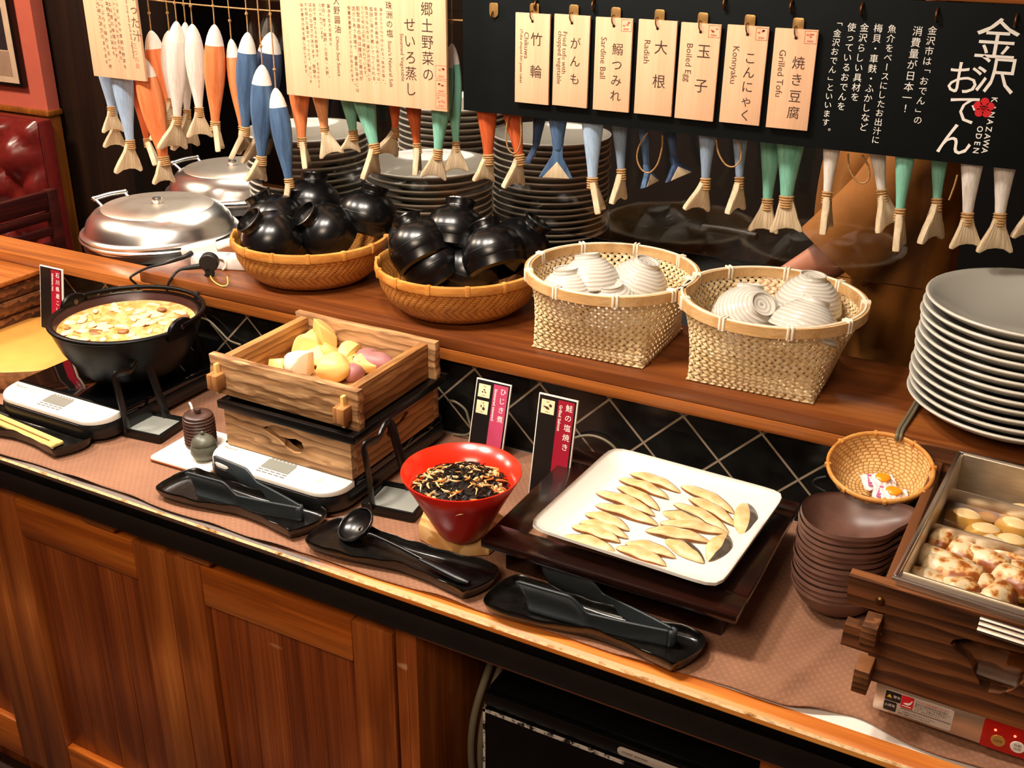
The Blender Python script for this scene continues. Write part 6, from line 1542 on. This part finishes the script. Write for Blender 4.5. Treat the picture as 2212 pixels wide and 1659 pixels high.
def tuft(u, v):
    x = -0.95 + (0.95 + xr_) * u; z = 0.42 + (btop - 0.42) * v
    a, b = x / 0.10, z / 0.10
    h = 0.055 * abs(math.cos(PI * (a + b) / 2)) ** 0.6 * abs(math.cos(PI * (a - b) / 2)) ** 0.6
    e = min(1, min(u, 1 - u) * 24) ** 0.5 * min(1, (1 - v) * 12) ** 0.5
    return (x, -0.02 - h * e - 0.03 * e, z)
G().grid(tuft, 110, 44).build('backrest_cushion', M['leather'], bo, 60)
G().span((-0.95, -0.018, 0.0), (xr_, 0.04, btop), 0.01).build('backrest', M['leather'], bo)
G().span((-0.95, -0.55, 0.10), (xr_, -0.02, 0.42), 0.03).build('seat', M['leather'], bo)
ch = thing('slat_back_chair', 'dark red wooden chair with a slatted back beside the booth', 'chair', (-2.62, 0.80, FL))
top_ = PX(118, 405, -2.62)
yb = top_.y - 0.80; zt_ = top_.z - FL
for (y0_, nm) in ((yb - 0.02, 'back_post'), (yb - 0.46, 'back_post')): G().span((-0.014, y0_ - 0.018, 0), (0.014, y0_ + 0.018, zt_), 0.004).build(nm, M['chairwood'], ch)
for k in range(7):
    z = zt_ - 0.03 - 0.045 * k
    G().span((-0.010, yb - 0.0435 - 0.3985, z - (0.026 if k == 0 else 0.012)), (0.010, yb - 0.0385, z + (0.028 if k == 0 else 0.012)), 0.003).build('slat', M['chairwood'], ch)
G().span((0.016, yb - 0.47, 0.42), (0.42, yb - 0.01, 0.46), 0.0).build('seat', M['leather'], ch)
for y0_ in (yb - 0.03, yb - 0.45): G().span((0.378, y0_ - 0.016, 0), (0.41, y0_ + 0.016, 0.419), 0.003).build('front_leg', M['chairwood'], ch)
# ---------------------------------------------------------------- person behind the shelf
px_, py_ = -0.305, 1.08
pe = thing('person', 'person in an ochre shirt standing behind the shelf, head hidden by the black board', 'person', (px_, py_, FL), -1.2)
def skinmesh(name, chain, mat, par, sub=2, root=0):
    # chain: list of (co, radius, parent index)
    me = bpy.data.meshes.new(name)
    me.from_pydata([c[0] for c in chain], [(i, c[2]) for i, c in enumerate(chain) if c[2] is not None], [])
    me.materials.append(mat)
    o = bpy.data.objects.new(name, me); COL.objects.link(o); o.parent = par
    sk = o.modifiers.new('skin', 'SKIN'); sk.use_smooth_shade = True
    for i, c in enumerate(chain):
        r = c[1] if hasattr(c[1], '__len__') else (c[1], c[1])
        me.skin_vertices[0].data[i].radius = r
        me.skin_vertices[0].data[i].use_root = (i == root)
    ss = o.modifiers.new('smooth', 'SUBSURF'); ss.levels = sub; ss.render_levels = sub
    return o
body = [((0, 0, 0.90), (.155, .105), None), ((0, 0, 1.05), (.145, .10), 0), ((0, -.01, 1.20), (.155, .105), 1), ((0, 0, 1.34), (.14, .09), 2), ((0, 0, 1.43), .06, 3), ((0, -.01, 1.50), .052, 4), ((0, -.02, 1.57), (.070, .085), 5), ((0, -.015, 1.66), (.072, .088), 6), ((0, -.005, 1.71), (.045, .05), 7),
        ((-.17, 0, 1.37), .055, 3), ((-.225, -.01, 1.24), .046, 9), ((-.25, -.02, 1.10), .040, 10), ((-.25, -.10, .98), .034, 11), ((-.24, -.17, .90), .026, 12), ((-.235, -.20, .85), (.034, .018), 13), ((-.232, -.215, .81), (.032, .016), 14),
        ((.17, 0, 1.37), .055, 3), ((.215, -.06, 1.28), .046, 16), ((.225, -.13, 1.19), .040, 17), ((.215, -.23, 1.11), .034, 18), ((.205, -.31, 1.05), .025, 19), ((.20, -.35, 1.02), (.018, .036), 20), ((.20, -.38, 1.00), (.016, .034), 21),
        ((-.09, 0, .82), .095, 0), ((-.10, 0, .50), .065, 23), ((-.10, .01, .10), .042, 24), ((-.105, -.08, .035), (.045, .03), 25), ((-.11, -.15, .030), (.045, .025), 26),
        ((.09, 0, .82), .095, 0), ((.10, 0, .50), .065, 28), ((.10, .01, .10), .042, 29), ((.105, -.08, .035), (.045, .03), 30), ((.11, -.15, .030), (.045, .025), 31)]
bd = skinmesh('body', body, M['skin'], pe)
for (c, dr_, sd) in (((-.232, -.213, .815), Vector((.05, -.3, -.95)).normalized(), 1), ((.20, -.376, 1.004), Vector((-.08, -.80, -.50)).normalized(), -1)):
    side = dr_.cross(Vector((0, 0, 1)) if abs(dr_.z) < .8 else Vector((0, 1, 0))).normalized(); nrm_ = side.cross(dr_)
    for k, (o_, L_) in enumerate(((-.024, .066), (-.008, .076), (.008, .072), (.024, .058))):
        p0_ = Vector(c) + side * o_; p1 = p0_ + dr_ * L_ * .5 - nrm_ * .004; p2 = p0_ + dr_ * L_ * .8 - nrm_ * .016; p3 = p0_ + dr_ * L_ - nrm_ * .030
        G().tube([p0_, p1, p2, p3], [.0095, .0088, .008, .006], 10, sm=4).build('finger', M['skin'], pe, 80)
    p0_ = Vector(c) - dr_ * .03 + side * .030 * sd
    G().tube([p0_, p0_ + side * .020 * sd + dr_ * .020, p0_ + side * .022 * sd + dr_ * .05], [.011, .010, .007], 10, sm=4).build('thumb', M['skin'], pe, 80)
G().sph((0, -0.002, 1.665), (.087, .103, .10), 0, 24, 16).build('hair', M['hair'], pe, 80)
g = G()
for s in (-1, 1): g.sph((s * .031, -.098, 1.625), (.011, .006, .006), 0, 10, 8)
g.build('eye', M['ink'], pe, 80)
G().tube([(0, -.098, 1.635), (0, -.116, 1.600), (0, -.104, 1.592)], [.006, .011, .006], 10, sm=3).build('nose', M['skin'], pe, 80)
G().tube([(-.022, -.098, 1.563), (0, -.104, 1.561), (.022, -.098, 1.563)], [.003, .005, .003], 8, sm=3).build('mouth', M['ctrl_red'], pe, 80)
for s in (-1, 1): G().sph((s * .078, .005, 1.60), (.010, .018, .028), 0, 10, 8).build('ear', M['skin'], pe, 80)
def shirtfn(u, v):
    a = 2 * PI * u; z = 0.86 + 0.56 * v
    rx = 0.185 + 0.012 * math.sin(v * 5) - 0.10 * max(0, (v - .86) / .14) ** 1.5; ry = 0.128 - 0.05 * max(0, (v - .8) / .2) ** 1.5
    f = 0.006 * math.sin(6 * a + 7 * v) + 0.005 * math.sin(11 * a - 9 * v) + 0.012 * max(0, math.sin(3 * a + 5 * v + 1)) * (1 - v)
    return ((rx + f) * math.cos(a), (ry + f) * math.sin(a), z)
G().grid(shirtfn, 72, 36, cu=True).build('shirt', M['shirt'], pe, 80)
for s, e_ in ((-1, ((-.13, 0, 1.40), (-.19, 0, 1.34), (-.228, -.01, 1.24), (-.250, -.016, 1.14))), (1, ((.13, 0, 1.40), (.185, -.01, 1.345), (.213, -.055, 1.285), (.224, -.135, 1.185)))):
    o = G().tube(list(e_), [.075, .078, .070, .076], 20, sm=6).build('sleeve', M['shirt'], pe, 80)
def apr(u, v):
    a = -PI / 2 + (u - .5) * 2.3; p_ = shirtfn(((a) / (2 * PI)) % 1.0, max(0, v * .62)); k = 1.035
    return (p_[0] * k, p_[1] * k - 0.004, 0.55 + 0.62 * v if v < 0.5 else p_[2] * 0 + 0.55 + 0.62 * v)
def trf(s):
    return [((s * .088, 0, .92), (.105, .115)), ]
for s in (-1, 1):
    G().tube([(s * .085, 0, .93), (s * .095, 0, .70), (s * .10, 0, .45), (s * .10, .01, .09)], [.112, .098, .078, .062], 18, sm=4).build('trouser_leg', M['trouser'], pe, 80)
    G().prism(rrect(s * .108 - .05, -.20, s * .108 + .05, .07, .04), 0.0005, 0.028, 0.0).build('shoe', M['black_matt'], pe)
